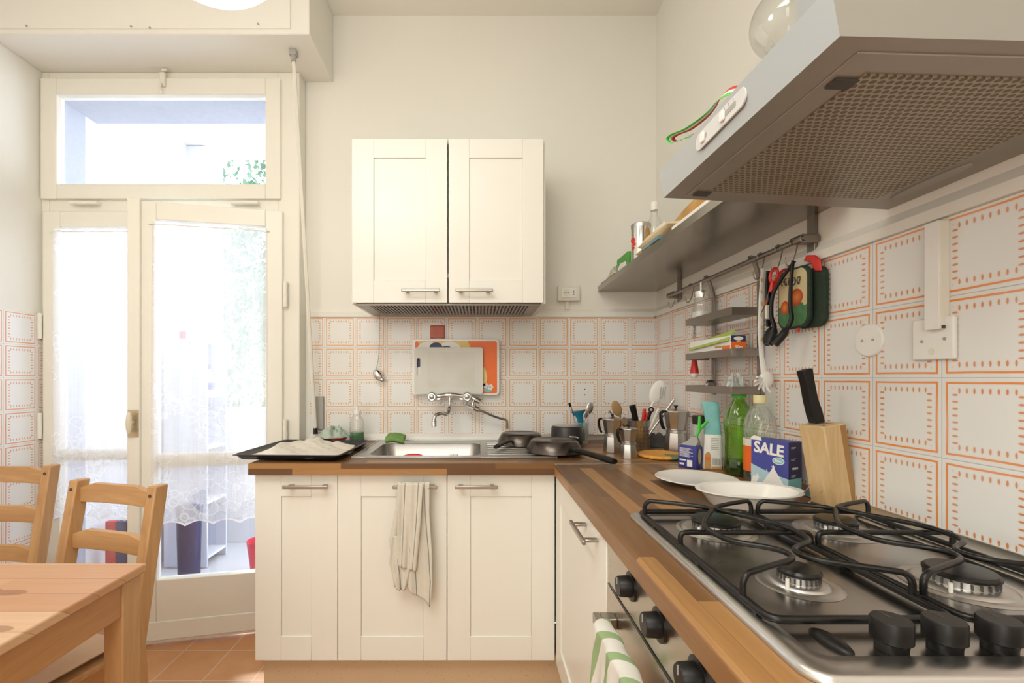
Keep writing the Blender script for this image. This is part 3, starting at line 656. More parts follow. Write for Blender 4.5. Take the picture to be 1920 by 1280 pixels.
# corner fillets of the rim around the rounded bowl
for (cxx, cyy, q) in ((bx1, by1, 0), (bx0, by1, 1), (bx0, by0, 2), (bx1, by0, 3)):
    seg_ = top[q*7:(q+1)*7]; mb.add([(cxx, cyy, z)]+[(a, b_, z) for a, b_ in seg_], [(0, i+1, i+2) for i in range(6)])
mb.build('bowl', 'steel', sk, smooth=50)
m = MB()
for k in range(7): m.box(.035, .285, 1.79+k*.05, 1.802+k*.05, z, z+.005)
m.build('draining_ribs', 'steel', sk, bevel=.002)
MB().lathe([(.0, .756), (.035, .756), (.038, .760), (.0, .762)], (-.21, 1.94, 0), n=24).build('drain', 'chrome', sk)

# ------------------------------------------------------------------ oven
ov = thing('oven', (.58, .69, .16), 'stainless steel built-in oven with round black knobs under the hob', 'oven')
MB().box(.30, .85, .395, .99, .18, .858).build('body', 'darkgrey', ov)
MB().box(.281, .30, .395, .990, .766, .858).build('control_panel', 'oven', ov, bevel=.0015)
MB().box(.2805, .30, .395, .990, .19, .7635).build('door', 'oveng', ov, bevel=.002, label='black glass oven door')
MB().box(.2792, .2806, .395, .990, .655, .761).build('door_band', 'oven', ov)
hd = MB().box(.236, .250, .44, .945, .700, .722).box(.250, .279, .915, .945, .700, .722).box(.250, .279, .44, .47, .700, .722).build('handle', 'handle', ov, bevel=.002)
RX = Matrix.Rotation(-pi/2, 4, 'Y')
for y in (.835, .705, .580, .455):
    T = Matrix.Translation((.281, y, .825)) @ RX
    k = MB().lathe([(.026, 0), (.026, .004), (.019, .005), (.018, .024), (.016, .027), (.0, .027)], T=T, n=28).build('knob', 'black', ov)
    MB().box(.2525, .256, y-.001, y+.001, .829, .841).build('pointer', 'grey', k)
TO = lambda y, z: basis((.2805, y, z), (0, -1, 0), (0, 0, 1), (-1, 0, 0))
for y, s_ in ((.835, 'o'), (.705, '|o'), (.580, '•ES')): text(s_, .012, TO(y-.004, .8535), 'darkgrey', ov, 'printed_mark')
# ------------------------------------------------------------------ hob
hb = thing('gas_hob', (.58, .73, .90), 'stainless steel gas hob with four burners set into the right worktop', 'hob')
hx0, hx1, hy0, hy1 = .330, .838, .448, 1.018
m = MB(); outer = rrect(hx0, hx1, hy0, hy1, .03, 6); inner = rrect(hx0+.028, hx1-.028, hy0+.036, hy1-.014, .02, 6); n_ = len(outer)
mid = rrect(hx0+.006, hx1-.006, hy0+.006, hy1-.006, .028, 6)
rings = [[(a, b_, .9005) for a, b_ in outer], [(a, b_, .9065) for a, b_ in outer], [(a, b_, .911) for a, b_ in mid], [(a, b_, .911) for a, b_ in inner], [((a-.584)*.985+.584, (b_-.735)*.985+.735, .9065) for a, b_ in inner]]
vs = [v for r_ in rings for v in r_]
fs = [(r_*n_+i, r_*n_+(i+1) % n_, (r_+1)*n_+(i+1) % n_, (r_+1)*n_+i) for r_ in range(4) for i in range(n_)]
m.add(vs, fs, 0); m.add(rings[4], [list(range(n_))], 1)
m.build('hob_plate', ['hobrim', 'hob'], hb, smooth=60)
bur = [(.466, .897, .046), (.702, .897, .038), (.466, .664, .029), (.697, .660, .043)]
for x, y, r in bur:
    q = MB().lathe([(min(r*1.9, .072), .9068), (min(r*1.7, .066), .9095), (r*1.35, .9085), (r*1.28, .911), (r*1.2, .9125), (r*.9, .913), (r*.88, .922), (r*.72, .924), (0, .924)], (x, y, 0), n=40).build('burner', 'alu', hb)
    t = MB()
    for k in range(24): a = 2*pi*k/24; t.box(r*.86, r*.93, -.0012, .0012, .914, .9215, T=Matrix.Translation((x, y, 0)) @ Matrix.Rotation(a, 4, 'Z'))
    t.build('flame_slots', 'darkgrey', q)
    MB().lathe([(r*.80, .9225), (r*.96, .9235), (r*.97, .927), (r*.88, .9305), (r*.4, .9315), (0, .9315)], (x, y, 0), n=40).build('burner_cap', 'iron', q)
    MB().tube([(x-r*1.05, y-r*.7, .9085), (x-r*1.05, y-r*.7, .923)], .0025, 8).build('igniter', 'ceramic', q)
def grate(x0, x1, xc):
    g = MB(); za, zb = .9175, .9495
    base = [(a, b_, za) for a, b_ in rrect(x0, x1, .545, .985, .016, 4)]
    g.tube(base, .0052, 8, closed=True)
    for s_ in (0, 1):
        xs = x0 if s_ == 0 else x1; sg = 1 if s_ == 0 else -1; w_ = abs(xc-xs)
        X = lambda f: xs+sg*w_*f
        path = [(xs, .955, za), (xs, .955, zb-.012), (X(.06), .953, zb-.002), (X(.16), .948, zb), (X(.62), .925, zb), (X(.90), .905, zb), (X(.93), .885, zb), (X(.70), .850, zb), (X(.42), .80, zb), (X(.36), .765, zb),
                (X(.44), .72, zb), (X(.82), .690, zb), (X(.93), .668, zb), (X(.84), .645, zb), (X(.5), .625, zb), (X(.17), .607, zb), (X(.06), .602, zb-.002), (xs, .600, zb-.012), (xs, .600, za)]
        g.tube(smooth_path(path, 5), .0043, 8)
    g.tube(smooth_path([(x0, .785, za), (x0, .785, zb-.014), (x0+.012, .785, zb-.009), (x0+.05, .785, zb-.0095), (xc, .785, zb-.0095), (x1-.05, .785, zb-.0095), (x1-.012, .785, zb-.009), (x1, .785, zb-.014), (x1, .785, za)], 4), .0046, 8)
    for x in (x0, x1):
        for y in (.57, .72, .9): g.box(x-.004, x+.004, y-.005, y+.005, .9072, za)
    return g.build('pan_grate', 'iron', hb, smooth=60)
grate(.348, .570, .460); grate(.585, .815, .700)
for x in (.455, .5135, .574):
    k = MB().lathe([(.015, .9068), (.015, .912), (.0165, .917), (.0192, .919), (.0192, .939), (.018, .941), (0, .941)], (x, .503, 0), n=36).build('knob', 'black', hb)
    MB().box(x-.001, x+.001, .503, .521, .9408, .9413).build('pointer', 'darkgrey', k)
MB().ell((.399, .517, .9075), (.0115, .027, .007), 12, T=Matrix.Rotation(R(8), 3, 'Z').to_4x4()).build('ignition_button', 'black', hb)

# ------------------------------------------------------------------ extractor hood
hd = thing('extractor_hood', (.63, .74, 1.59), 'silver extractor hood with a perforated grease filter above the hob', 'extractor hood')
def hz(x, y):     # slightly sagging underside
    a = (x-.396)/(.876-.396); b_ = (y-.50)/.475
    return CH+(.374*(1-a)+.362*a)*(1-b_)+(.384*(1-a)+.359*a)*b_
def hoodslab(mb, x0, x1, y0, y1, d0, d1, n=10, mi=0):
    pts = [(x0+(x1-x0)*i/n, y0+(y1-y0)*j/n) for j in range(n+1) for i in range(n+1)]
    vs = [(a, b_, hz(a, b_)+d0) for a, b_ in pts]+[(a, b_, hz(a, b_)+d1) for a, b_ in pts]; w = n+1; N_ = w*w; fs = []
    for j in range(n):
        for i in range(n):
            k = j*w+i; fs += [(k, k+w, k+w+1, k+1), (N_+k, N_+k+1, N_+k+w+1, N_+k+w)]
    for i in range(n):
        fs += [(i, i+1, N_+i+1, N_+i), (n*w+i+1, n*w+i, N_+n*w+i, N_+n*w+i+1), ((i+1)*w, i*w, N_+i*w, N_+(i+1)*w), (i*w+n, (i+1)*w+n, N_+(i+1)*w+n, N_+i*w+n)]
    mb.add(vs, fs, mi); return mb
q = lambda x, y, d: (x, y, hz(x, y)+d)
vs = [q(.396, .50, 0), q(.876, .50, 0), q(.876, .975, 0), q(.396, .975, 0), q(.386, .50, .056), q(.876, .50, .075), q(.876, .975, .075), q(.386, .975, .056)]
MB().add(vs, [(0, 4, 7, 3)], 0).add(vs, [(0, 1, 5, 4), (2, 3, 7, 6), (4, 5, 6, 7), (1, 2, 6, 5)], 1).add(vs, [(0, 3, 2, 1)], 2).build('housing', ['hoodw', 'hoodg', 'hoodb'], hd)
MB().box(.60, .875, .62, .86, 1.655, 2.985).build('flue_box', 'hoodw', hd)
f = MB(); hoodslab(f, .434, .845, .522, .955, -.0025, .001); f.build('filter_frame', 'hoodb', hd, bevel=.001)
f = MB(); hoodslab(f, .470, .800, .556, .918, -.0045, -.0015); f.build('grease_filter', 'filter', hd, label='perforated brown-stained grease filter')
for x, y in ((.457, .575), (.457, .935)):
    c = MB(); hoodslab(c, x-.014, x+.016, y-.010, y+.010, -.0055, -.002, 3); cc = c.build('filter_catch', 'darkgrey', hd, bevel=.001)
f = MB().prism([(.828+.012*cos(R(a)), .84+.075*sin(R(a))) for a in range(0, 360, 15)], hz(.83, .84)-.005, hz(.83, .84)-.001); f.build('light_diffuser', 'grey', hd)
c = MB(); TF = basis((.3895, 0, CH), (0, 1, 0), (0, 0, 1), (-1, 0, 0))
c.prism(rrect(.662, .815, .399, .429, .0148, 8), -.001, .0022, T=TF); sp = c.build('switch_panel', flat('switch_panel_silver', (.66, .67, .67), .4), hd, bevel=.0008)
for a, b_ in ((.687, .728), (.775, .797)):
    MB().prism(rrect(a, b_, .409, .418, .002, 2), .0021, .0026, T=TF).build('slot', 'grey', sp)
for a in (.722, .786):
    MB().prism(rrect(a-.006, a+.006, .405, .422, .004, 4), .0023, .0065, T=TF).build('slider', 'white', sp, bevel=.001)
for a, s_ in ((.735, '•'), (.728, '1'), (.716, '2'), (.704, '3')): text(s_, .006, basis((.3872, a-.01, CH+.4225), (0, -1, 0), (0, 0, 1), (-1, 0, 0)), 'grey', sp, 'printed_mark')
# tricolour ribbon
def ribbon():
    path = smooth_path([at(1390, 168, .78), at(1366, 172, .80), at(1348, 186, .82), at(1335, 205, .83), at(1318, 222, .85), at(1290, 242, .875), at(1266, 252, .895), at(1257, 260, .905), at(1266, 266, .90), at(1290, 256, .885), at(1312, 250, .87), at(1335, 246, .85)], 8)
    m = MB(); n = len(path); wdt = .024
    side = Vector((.25, .35, .9)).normalized()
    for k in range(3):
        vs = []; 
        for i, p in enumerate(path):
            tt = i/(n-1); sd = Vector((.35+.4*tt, .25, .85-.75*sin(pi*tt))).normalized()
            vs += [p+sd*wdt*(k/3-.5), p+sd*wdt*((k+1)/3-.5)]
        m.add(vs, [(2*i, 2*i+1, 2*i+3, 2*i+2) for i in range(n-1)], k)
    o = m.build('tricolour_ribbon', ['green', 'white', 'red'], solid=.0006, smooth=70); tag(o, 'red, white and green ribbon curling off the top of the hood', 'ribbon')
ribbon()

# ------------------------------------------------------------------ table and chairs
tb = thing('dining_table', (-1.21, .57, 0), 'pine dining table at the lower left corner of the picture', 'table')
MB().box(-1.58, -.842, .0, 1.16, .714, .736).build('tabletop', 'pine_top', tb, bevel=.004)
for x in (-.872, -1.57): MB().box(x, x+.02, .06, 1.09, .635, .714).build('side_apron', 'pine_y', tb, bevel=.002)
for y in (1.115, .02): MB().box(-1.53, -.892, y, y+.02, .635, .714).build('end_apron', 'pine_x', tb, bevel=.002)
for x in (-.895, -1.575):
    for y in (1.09, .01): MB().box(x, x+.046, y, y+.058, 0, .714).build('leg', 'pine', tb, bevel=.003)
def chair(loc, rz, lab):
    t = thing('dining_chair', (0, 0, 0), lab, 'chair', 'pine ladder-back chairs at the table')
    w = .160
    for s_ in (-1, 1):
        prof = [(.035, 0), (.0, .42), (.075, .878), (.118, .878), (.045, .42), (.078, 0)]
        a, b_ = (s_*w-.017, s_*w+.017)
        l = MB().prism(prof, a, b_, 'x').build('leg', 'pine', t, bevel=.004)
        MB().lathe([(.0055, 0), (.0055, .0015), (0, .002)], T=Matrix.Translation((s_*w, .070, .850)) @ Matrix.Rotation(pi/2, 4, 'X'), n=12).build('bolt', 'darkgrey', l)
        MB().box(s_*w-.02, s_*w+.02, -.395, -.355, 0, .43).build('leg', 'pine', t, bevel=.003)
        MB().box(s_*w-.012, s_*w+.012, -.355, .012, .375, .425).build('seat_rail', 'pine_y', t, bevel=.002)
    MB().box(-w+.02, w-.02, -.388, -.366, .375, .425).build('front_rail', 'pine_x', t, bevel=.002)
    MB().box(-.185, .185, -.41, .0, .428, .446).build('seat', 'pine_x', t, bevel=.004)
    yb = lambda z: .018+.075*(z-.42)/.465
    for z0, z1, nm in ((.808, .862, 'top_rail'), (.668, .722, 'back_rail'), (.530, .584, 'back_rail')):
        poly = [(-w+.016, z0), (-.06, z0+.004), (.06, z0+.004), (w-.016, z0), (w-.016, z1-.008), (.085, z1+.010), (-.085, z1+.010), (-w+.016, z1-.008)]
        y = yb((z0+z1)/2); MB().prism(poly, y, y+.018, 'y').build(nm, 'pine_x', t, bevel=.002)
    t.location = loc; t.rotation_euler = (0, 0, rz); return t
chair((-1.16, 1.345, 0), math.atan2(-.09, .343), 'pine ladder-back chair with a beige cushion in front of the balcony door')
chair((-1.772, 1.63, 0), R(-2), 'pine ladder-back chair by the tiled left wall, cut off by the picture edge')
c = MB(); A = math.atan2(-.09, .343); T = Matrix.Translation((-1.16, 1.345, 0)) @ Matrix.Rotation(A, 4, 'Z')
def cf(sgn):
    def f(a, b_):
        x = (a-.5)*.34; y = -.38+b_*.37; e = min(1, 9*min(a, 1-a, b_, 1-b_)); tuft = .010*(math.exp(-((a-.3)**2+(b_-.5)**2)*90)+math.exp(-((a-.7)**2+(b_-.5)**2)*90)+math.exp(-((a-.5)**2+(b_-.2)**2)*90))
        return T @ Vector((x, y, .466+sgn*(.018*sqrt(max(e, 0))-tuft*(sgn > 0))))
    return f
c.grid(cf(1), 30, 30).grid(lambda a, b_: cf(-1)(1-a, b_), 30, 30)
o = c.build('seat_cushion', 'cushion', smooth=60); tag(o, 'beige tufted seat cushion on the chair at the table end', 'cushion')
# ================================================================== BACK WALL THINGS
Rx, Ry, Rz = (lambda a: Matrix.Rotation(R(a), 4, 'X')), (lambda a: Matrix.Rotation(R(a), 4, 'Y')), (lambda a: Matrix.Rotation(R(a), 4, 'Z'))
Tr = lambda x, y, z: Matrix.Translation((x, y, z))
FRONT = lambda x, y, z: basis((x, y, z), (1, 0, 0), (0, 0, 1), (0, -1, 0))      # text facing the camera
def disc(mb, c, r, a, b_, T=None, n=32, mi=None):
    return mb.lathe([(0, a), (r, a), (r, b_), (0, b_)], c, n=n, mi=mi, T=T)
# wall socket
t = thing('wall_socket', (.44, 2.245, 1.58), 'small white wall socket to the right of the wall cabinet', 'socket')
MB().box(.386, .494, 2.216, YB, 1.580, 1.655).build('box', 'cream', t, bevel=.004)
fp = MB().box(.403, .476, 2.212, 2.216, 1.594, 1.642).build('face_plate', 'white', t, bevel=.001)
MB().lathe([(0, 0), (.0165, 0), (.0165, .0015), (.015, .0015), (.0145, .0006), (0, .0006)], T=Tr(.427, 2.212, 1.618) @ Rx(90), n=28).build('outlet', 'cream', fp)
h = MB()
for dx in (-.009, 0, .009): disc(h, (0, 0, 0), .002, .0007, .0012, T=Tr(.427+dx, 2.212, 1.618) @ Rx(90), n=10)
for dz in (-.008, 0, .008): disc(h, (0, 0, 0), .0024, 0, .0012, T=Tr(.462, 2.212, 1.618+dz) @ Rx(90), n=10)
h.build('contact_holes', 'darkgrey', fp)
MB().box(.425, .445, 2.236, YB, 1.54, 1.58).build('conduit', 'cream', t)
# two drilled holes in a tile
h = MB()
for z in (1.149, 1.122): disc(h, (0, 0, 0), .0032, 0, .0012, T=Tr(.522, 2.243, z) @ Rx(90), n=12)
o = h.build('screw_plug', 'darkgrey'); tag(o, 'pair of dark screw plugs in a tile between the cutting boards and the corner', 'wall plugs')
# sticky note
o = MB().grid(lambda a, b_: Vector((-.236+.072*a, 2.2405-.006*(1-b_)**2, 1.398+.064*b_+.002*sin(a*3))), 6, 6).build('sticky_note', 'pink', solid=.0006); tag(o, 'faded pink paper note stuck on a tile above the cutting boards', 'note')
# ladle on a cord
t = thing('tea_infuser', (-.49, 2.22, 1.20), 'metal spoon-like infuser hanging on a thin cord under the wall cabinet', 'infuser')
MB().tube(smooth_path([(-.474, 2.19, 1.508), (-.478, 2.205, 1.40), (-.485, 2.215, 1.30), (-.498, 2.218, 1.245)], 5), .0016, 6).build('cord', 'grey', t)
MB().tube([(-.498, 2.218, 1.25), (-.507, 2.215, 1.235), (-.503, 2.213, 1.215), (-.492, 2.212, 1.205)], .0018, 6).ell((-.486, 2.206, 1.218), (.020, .013, .031), 10, T=Matrix.Rotation(R(-32), 3, 'Y').to_4x4()).build('bowl', 'chrome', t)
MB().ell((-.468, 2.205, 1.198), (.010, .008, .016), 8, T=Matrix.Rotation(R(-60), 3, 'Y').to_4x4()).tube([(-.480, 2.208, 1.212), (-.462, 2.205, 1.192)], .0028, 8).build('clasp', 'alu', t)
# cutting boards
cb = thing('cutting_board', (-.11, 2.22, 1.124), 'large white cutting board with an orange printed picture, behind the frosted one', 'cutting board')
bo = MB().prism(rrect(-.322, .102, 1.122, 1.394, .018), 2.210, 2.219, 'y').build('board', 'ceramic', cb, bevel=.002)
pr = MB().prism(rrect(-.306, .090, 1.131, 1.383, .008), 2.2088, 2.2098, 'y', mi=0)
pr.prism([(-.295, 1.383), (-.270, 1.34), (-.02, 1.30), (-.05, 1.383)], 2.2082, 2.2088, 'y', mi=1)
def fan(cx_, cz_, rx, rz, y, mi, a0=0, a1=360, n=28):
    p = [(cx_+rx*cos(R(a0+(a1-a0)*k/n)), cz_+rz*sin(R(a0+(a1-a0)*k/n))) for k in range(n+(0 if a1-a0 == 360 else 1))]
    pr.prism(p, y-.0004, y, 'y', mi=mi)
pr.prism([(-.300, 1.255), (-.272, 1.262), (-.276, 1.31), (-.292, 1.312)], 2.2078, 2.2084, 'y', mi=3); pr.prism([(-.300, 1.20), (-.274, 1.20), (-.272, 1.262), (-.300, 1.255)], 2.2078, 2.2084, 'y', mi=2)
fan(-.24, 1.345, .055, .036, 2.2080, 2); fan(-.14, 1.345, .055, .036, 2.2080, 2)
fan(-.205, 1.350, .032, .027, 2.2072, 3); fan(-.155, 1.35, .022, .010, 2.2072, 3)
fan(.00, 1.21, .042, .06, 2.2080, 1)
for a in (0, 72, 144, 216, 288):
    for c_ in ((.035, 1.168), (.058, 1.161)): fan(c_[0]+.008*cos(R(a)), c_[1]+.008*sin(R(a)), .006, .006, 2.2080, 2)
fan(.046, 1.146, .022, .010, 2.2084, 4)
pr.build('printed_picture', ['orange', 'yellow', 'white', 'navy', 'aqua'], bo)
fb = thing('cutting_board', (-.14, 2.195, 1.13), 'frosted translucent cutting board with a handle slot, standing on the tap', 'cutting board')
def hollow(x0, x1, z0, z1, r, hx0, hx1, hz0, hz1, y0, y1):
    o_ = rrect(x0, x1, z0, z1, r, 6); n = len(o_); cx_, cz_ = (hx0+hx1)/2, (hz0+hz1)/2; i_ = rrect(hx0, hx1, hz0, hz1, (hx1-hx0)/2-.0005, 6)
    m = MB(); vs = []
    for y in (y0, y1): vs += [(a, y, b_) for a, b_ in o_]+[(a, y, b_) for a, b_ in i_]
    N2 = 2*n; fs = []
    for k in range(n):
        j = (k+1) % n
        fs += [(k, j, n+j, n+k), (N2+k, N2+n+k, N2+n+j, N2+j), (k, N2+k, N2+j, j), (n+k, n+j, N2+n+j, N2+n+k)]
    return m.add(vs, fs)
def mat_frosted():
    n = NT('frosted_board'); p, x = n.pos(); s = n.noise(p, 14, 4)
    dx = n.math('ABSOLUTE', n.math('ADD', x[0], .13)); dz = n.math('ABSOLUTE', n.math('SUBTRACT', x[2], 1.245))
    e = n.math('MULTIPLY', n.math('LESS_THAN', dx, .115), n.math('LESS_THAN', dz, .085))
    c = n.mix(s, (.84, .84, .80), (.76, .77, .70)); c = n.mix(n.math('MULTIPLY', e, n.math('MULTIPLY', s, .5)), c, (.66, .65, .52))
    n.P(c, .5); tr = n.new('ShaderNodeBsdfTransparent'); mx = n.new('ShaderNodeMixShader'); mx.inputs[0].default_value = .86
    n.link(tr.outputs[0], mx.inputs[1]); n.link(n.bs.outputs[0], mx.inputs[2]); n.link(mx.outputs[0], n.out.inputs[0]); return n.m
M['fboard'] = mat_frosted()
hollow(-.308, .022, 1.128, 1.352, .014, -.296, -.279, 1.215, 1.300, 2.190, 2.198).build('board', 'fboard', fb, smooth=40)
# tap
tp = thing('kitchen_tap', (-.136, 2.2, 1.1), 'chrome wall-mounted mixer tap with two round knobs over the sink', 'tap')
m = MB().tube(smooth_path([(-.205, 2.16, 1.117), (-.17, 2.158, 1.121), (-.136, 2.156, 1.124), (-.10, 2.158, 1.121), (-.065, 2.16, 1.117)], 4), [.010+.0045*sin(pi*k/16)**2 for k in range(17)], 16)
m.tube([(-.19, 2.162, 1.113), (-.19, 2.243, 1.112)], .011, 14).tube([(-.08, 2.162, 1.113), (-.08, 2.243, 1.112)], .011, 14)
m.build('body', 'chrome', tp, smooth=60)
for x, sgn in ((-.218, -1), (-.053, 1)):
    T = Tr(x, 2.148, 1.117) @ Rx(90)
    k = MB().lathe([(.012, -.018), (.013, 0), (.0225, .002), (.0235, .010), (.0215, .018), (.017, .022), (.016, .019), (0, .019)], T=T, n=24).build('knob', 'chrome', tp)
    MB().lathe([(.013, .0192), (.010, .022), (0, .0235)], T=T, n=20).build('knob_cap', 'alu', k)
m = MB().tube(smooth_path([(-.136, 2.155, 1.118), (-.136, 2.15, 1.085), (-.137, 2.13, 1.055), (-.142, 2.08, 1.040), (-.165, 2.04, 1.047), (-.188, 2.015, 1.040), (-.195, 2.005, 1.02), (-.195, 2.005, 1.005)], 6), .0082, 14)
m.lathe([(.0115, 0), (.0115, .022), (.009, .024)], (-.195, 2.005, .993), n=20).build('spout', 'chrome', tp, smooth=60)
t = thing('tap_hose', (-.02, 2.18, 1.07), 'dark flexible hose with a valve running from the tap behind the pans', 'hose')
MB().tube([(-.045, 2.17, 1.113), (-.012, 2.165, 1.103)], .010, 12).tube([(-.022, 2.165, 1.105), (-.030, 2.16, 1.068)], .007, 12).tube([(-.060, 2.15, 1.082), (-.035, 2.155, 1.070), (-.018, 2.16, 1.062)], [.012, .009, .010], 10).build('valve', 'chrome', t)
MB().tube([(-.014, 2.165, 1.104), (.008, 2.162, 1.093)], .0125, 10).tube([(-.02, 2.16, 1.064), (.002, 2.16, 1.054)], .0115, 10).build('nut', 'rack', t)
MB().tube(smooth_path([(.0, 2.16, 1.054), (.03, 2.165, 1.042), (.07, 2.175, 1.024), (.10, 2.185, 1.013), (.128, 2.19, 1.005), (.136, 2.19, 1.000), (.138, 2.19, .985), (.138, 2.19, .962)], 6), .0052, 10).build('hose', 'rack', t)
# ------------------------------------------------------------------ things along the sink
def rag(c, r, h, seed, m, name='cloth', nz=1.0):
    rnd = random.Random(seed); ph = [rnd.uniform(0, 6.3) for _ in range(6)]
    def fn(a, b_):
        th = 2*pi*a; rr = r*(b_**.7)*(1+.12*sin(3*th+ph[0])+.08*sin(7*th+ph[1]))
        z = h*(1-b_**2.2)*(1+.25*nz*sin(4*th+ph[2]+3*b_)+.2*nz*sin(9*th+ph[3]-4*b_))+.007*nz*sin(11*th+b_*14+ph[4])*b_*(1-b_)*4
        return Vector((c[0]+rr*cos(th), c[1]+rr*sin(th), c[2]+max(z, 0)))
    return MB().grid(fn, 56, 14)
t = thing('dish', (-.672, 2.128, .905), 'small red dish standing behind the baking tray with a cloth in it', 'dish')
MB().lathe([(0, .9045), (.035, .9045), (.052, .918), (.060, .928), (.058, .930), (.034, .910), (0, .910)], (-.672, 2.128, 0), n=36).build('bowl', 'red', t)
o = rag((-.672, 2.128, .9305), .064, .036, 4, 'rag').build('dish_cloth', 'rag', smooth=80, solid=.002); tag(o, 'crumpled grey-green cloth lying in the small red dish', 'cloth')
t = thing('soap_bottle', (-.567, 2.13, .905), 'clear detergent bottle with green liquid left in the bottom, behind the baking tray', 'bottle')
c_ = (-.567, 2.135, .9045)
MB().lathe([(0, 0), (.032, 0), (.035, .01), (.034, .09), (.026, .115), (.015, .13), (.015, .138)], c_, n=28, sx=1, sy=.75).build('body', 'cglass', t)
MB().lathe([(0, .003), (.030, .003), (.0325, .01), (.0325, .048), (0, .048)], c_, n=28, sx=1, sy=.75).build('liquid', 'greenliq', t)
MB().lathe([(.017, .132), (.017, .150), (.007, .154), (.007, .165), (.0, .168)], c_, n=20).build('cap', 'white', t)
# baking tray with paper
t = thing('baking_tray', (-.70, 1.87, .905), 'black baking tray jutting over the left end of the worktop', 'baking tray')
A_ = Rz(-2.5); cxt, cyt = -.69, 1.862
m = MB(); o_ = rrect(-.205, .195, -.205, .205, .02, 4); ins = lambda k: [(a*(1-k/.2), b_*(1-k/.2)) for a, b_ in o_]
rings = [[(a, b_, .0225) for a, b_ in ins(-.002)], [(a, b_, .0245) for a, b_ in ins(.004)], [(a, b_, .005) for a, b_ in ins(.020)], [(a, b_, .0045) for a, b_ in ins(.03)]]
n_ = len(o_); vs = [Tr(cxt, cyt, .9005) @ A_ @ Vector(v) for r_ in rings for v in r_]
fs = [(r_*n_+i, r_*n_+(i+1) % n_, (r_+1)*n_+(i+1) % n_, (r_+1)*n_+i) for r_ in range(3) for i in range(n_)]+[[3*n_+i for i in range(n_)]]
m.add(vs, fs).build('tray', 'tray', t, solid=.0016, smooth=60)
def pap(a, b_):
    x = -.165+.335*a+.02*sin(b_*5)-.03*(b_ > .8)*a; y = -.175+.36*b_+.018*sin(a*6); z = .008+.006*abs(sin(a*5+b_*3))*1.4+.026*max(0, b_-.62)*(1-abs(a-.42)*1.6)*2.4+.012*max(0, .12-a)*8*.5+.003*sin(a*31)*sin(b_*27)
    if b_ > .86: x *= .75
    return Tr(cxt, cyt, .9005) @ A_ @ Vector((x, y, z))
o = MB().grid(pap, 40, 40).build('baking_paper', 'paper', smooth=80, solid=.0006); tag(o, 'used crumpled baking paper lying in the black tray', 'baking paper')
# sponge, red lid in the bowl
t = MB().grid(lambda a, b_: Vector((-.425+.082*a, 2.085+.075*b_, .913+.020*b_*1.2+.006*sin(a*4)+.004*sin(b_*5))), 12, 12).build('sponge', 'sponge', solid=.018, smooth=70); tag(t, 'green scouring sponge perched on the back rim of the sink', 'sponge')
o = MB().lathe([(0, 0), (.075, 0), (.078, .006), (.076, .012), (.066, .006), (0, .005)], T=Tr(-.285, 1.868, .845) @ Ry(-8) @ Rx(22), n=36).build('red_lid', 'red'); tag(o, 'red plastic lid lying inside the sink bowl', 'lid')
# pans (upside down) and the pot
def pan(c, r, hgt, ang, ln, lab, mat_, rise=.02, seed=0, wd=.011):
    t = thing('frying_pan', (c[0], c[1], c[2]), lab, 'frying pan')
    b = MB().lathe([(r, 0), (r+.003, .002), (r+.002, .006), (r*.97, hgt*.45), (r*.86, hgt*.86), (r*.80, hgt*.98), (r*.74, hgt), (r*.68, hgt), (r*.67, hgt+.0008), (r*.64, hgt+.0008), (r*.63, hgt), (0, hgt)], c, n=56)
    b.build('pan_body', mat_, t, smooth=50)
    d = Vector((cos(R(ang)), sin(R(ang)), 0)); s_ = Vector((-d.y, d.x, 0)); p0 = Vector(c)
    pts = [p0+d*(r*.93)+Vector((0, 0, hgt*.45)), p0+d*(r+.02)+Vector((0, 0, hgt*.45+rise*.1)), p0+d*(r+.05)+Vector((0, 0, hgt*.4+rise*.3)), p0+d*(r+ln*.6)+Vector((0, 0, hgt*.25+rise*.5)), p0+d*(r+ln)+Vector((0, 0, max(.012, rise*.7)))]
    MB().tube(smooth_path(pts, 5), [wd*.62]*3+[wd*.8]*4+[wd]*10+[wd*1.1]*3+[wd*.85], 12, flatten=.62).build('handle', 'black', t, smooth=60)
    return t
pan((.192, 2.055, .9095), .104, .050, 243, .17, 'smaller worn frying pan upside down at the back of the draining board', 'pan', .03)
pan((.305, 1.843, .9095), .110, .048, -62, .225, 'larger frying pan upside down, its black handle pointing over the corner of the worktop', 'pan', .012, wd=.016)
t = thing('saucepan', (.395, 2.04, .90), 'dark pot turned upside down behind the larger frying pan', 'pot')
MB().lathe([(.068, 0), (.072, .002), (.071, .01), (.068, .074), (.062, .082), (0, .082)], (.395, 2.045, .9095), n=44).build('pot_body', 'pandark', t)
MB().lathe([(.062, .0825), (.058, .0845), (.0, .0845)], (.395, 2.045, .9095), n=44).build('pot_base', 'alu', t)
MB().box(.39, .42, 1.955, 1.975, .945, .957).tube([(.405, 1.965, .951), (.428, 1.945, .948)], .006, 8).build('handle', 'rack', t, bevel=.003)
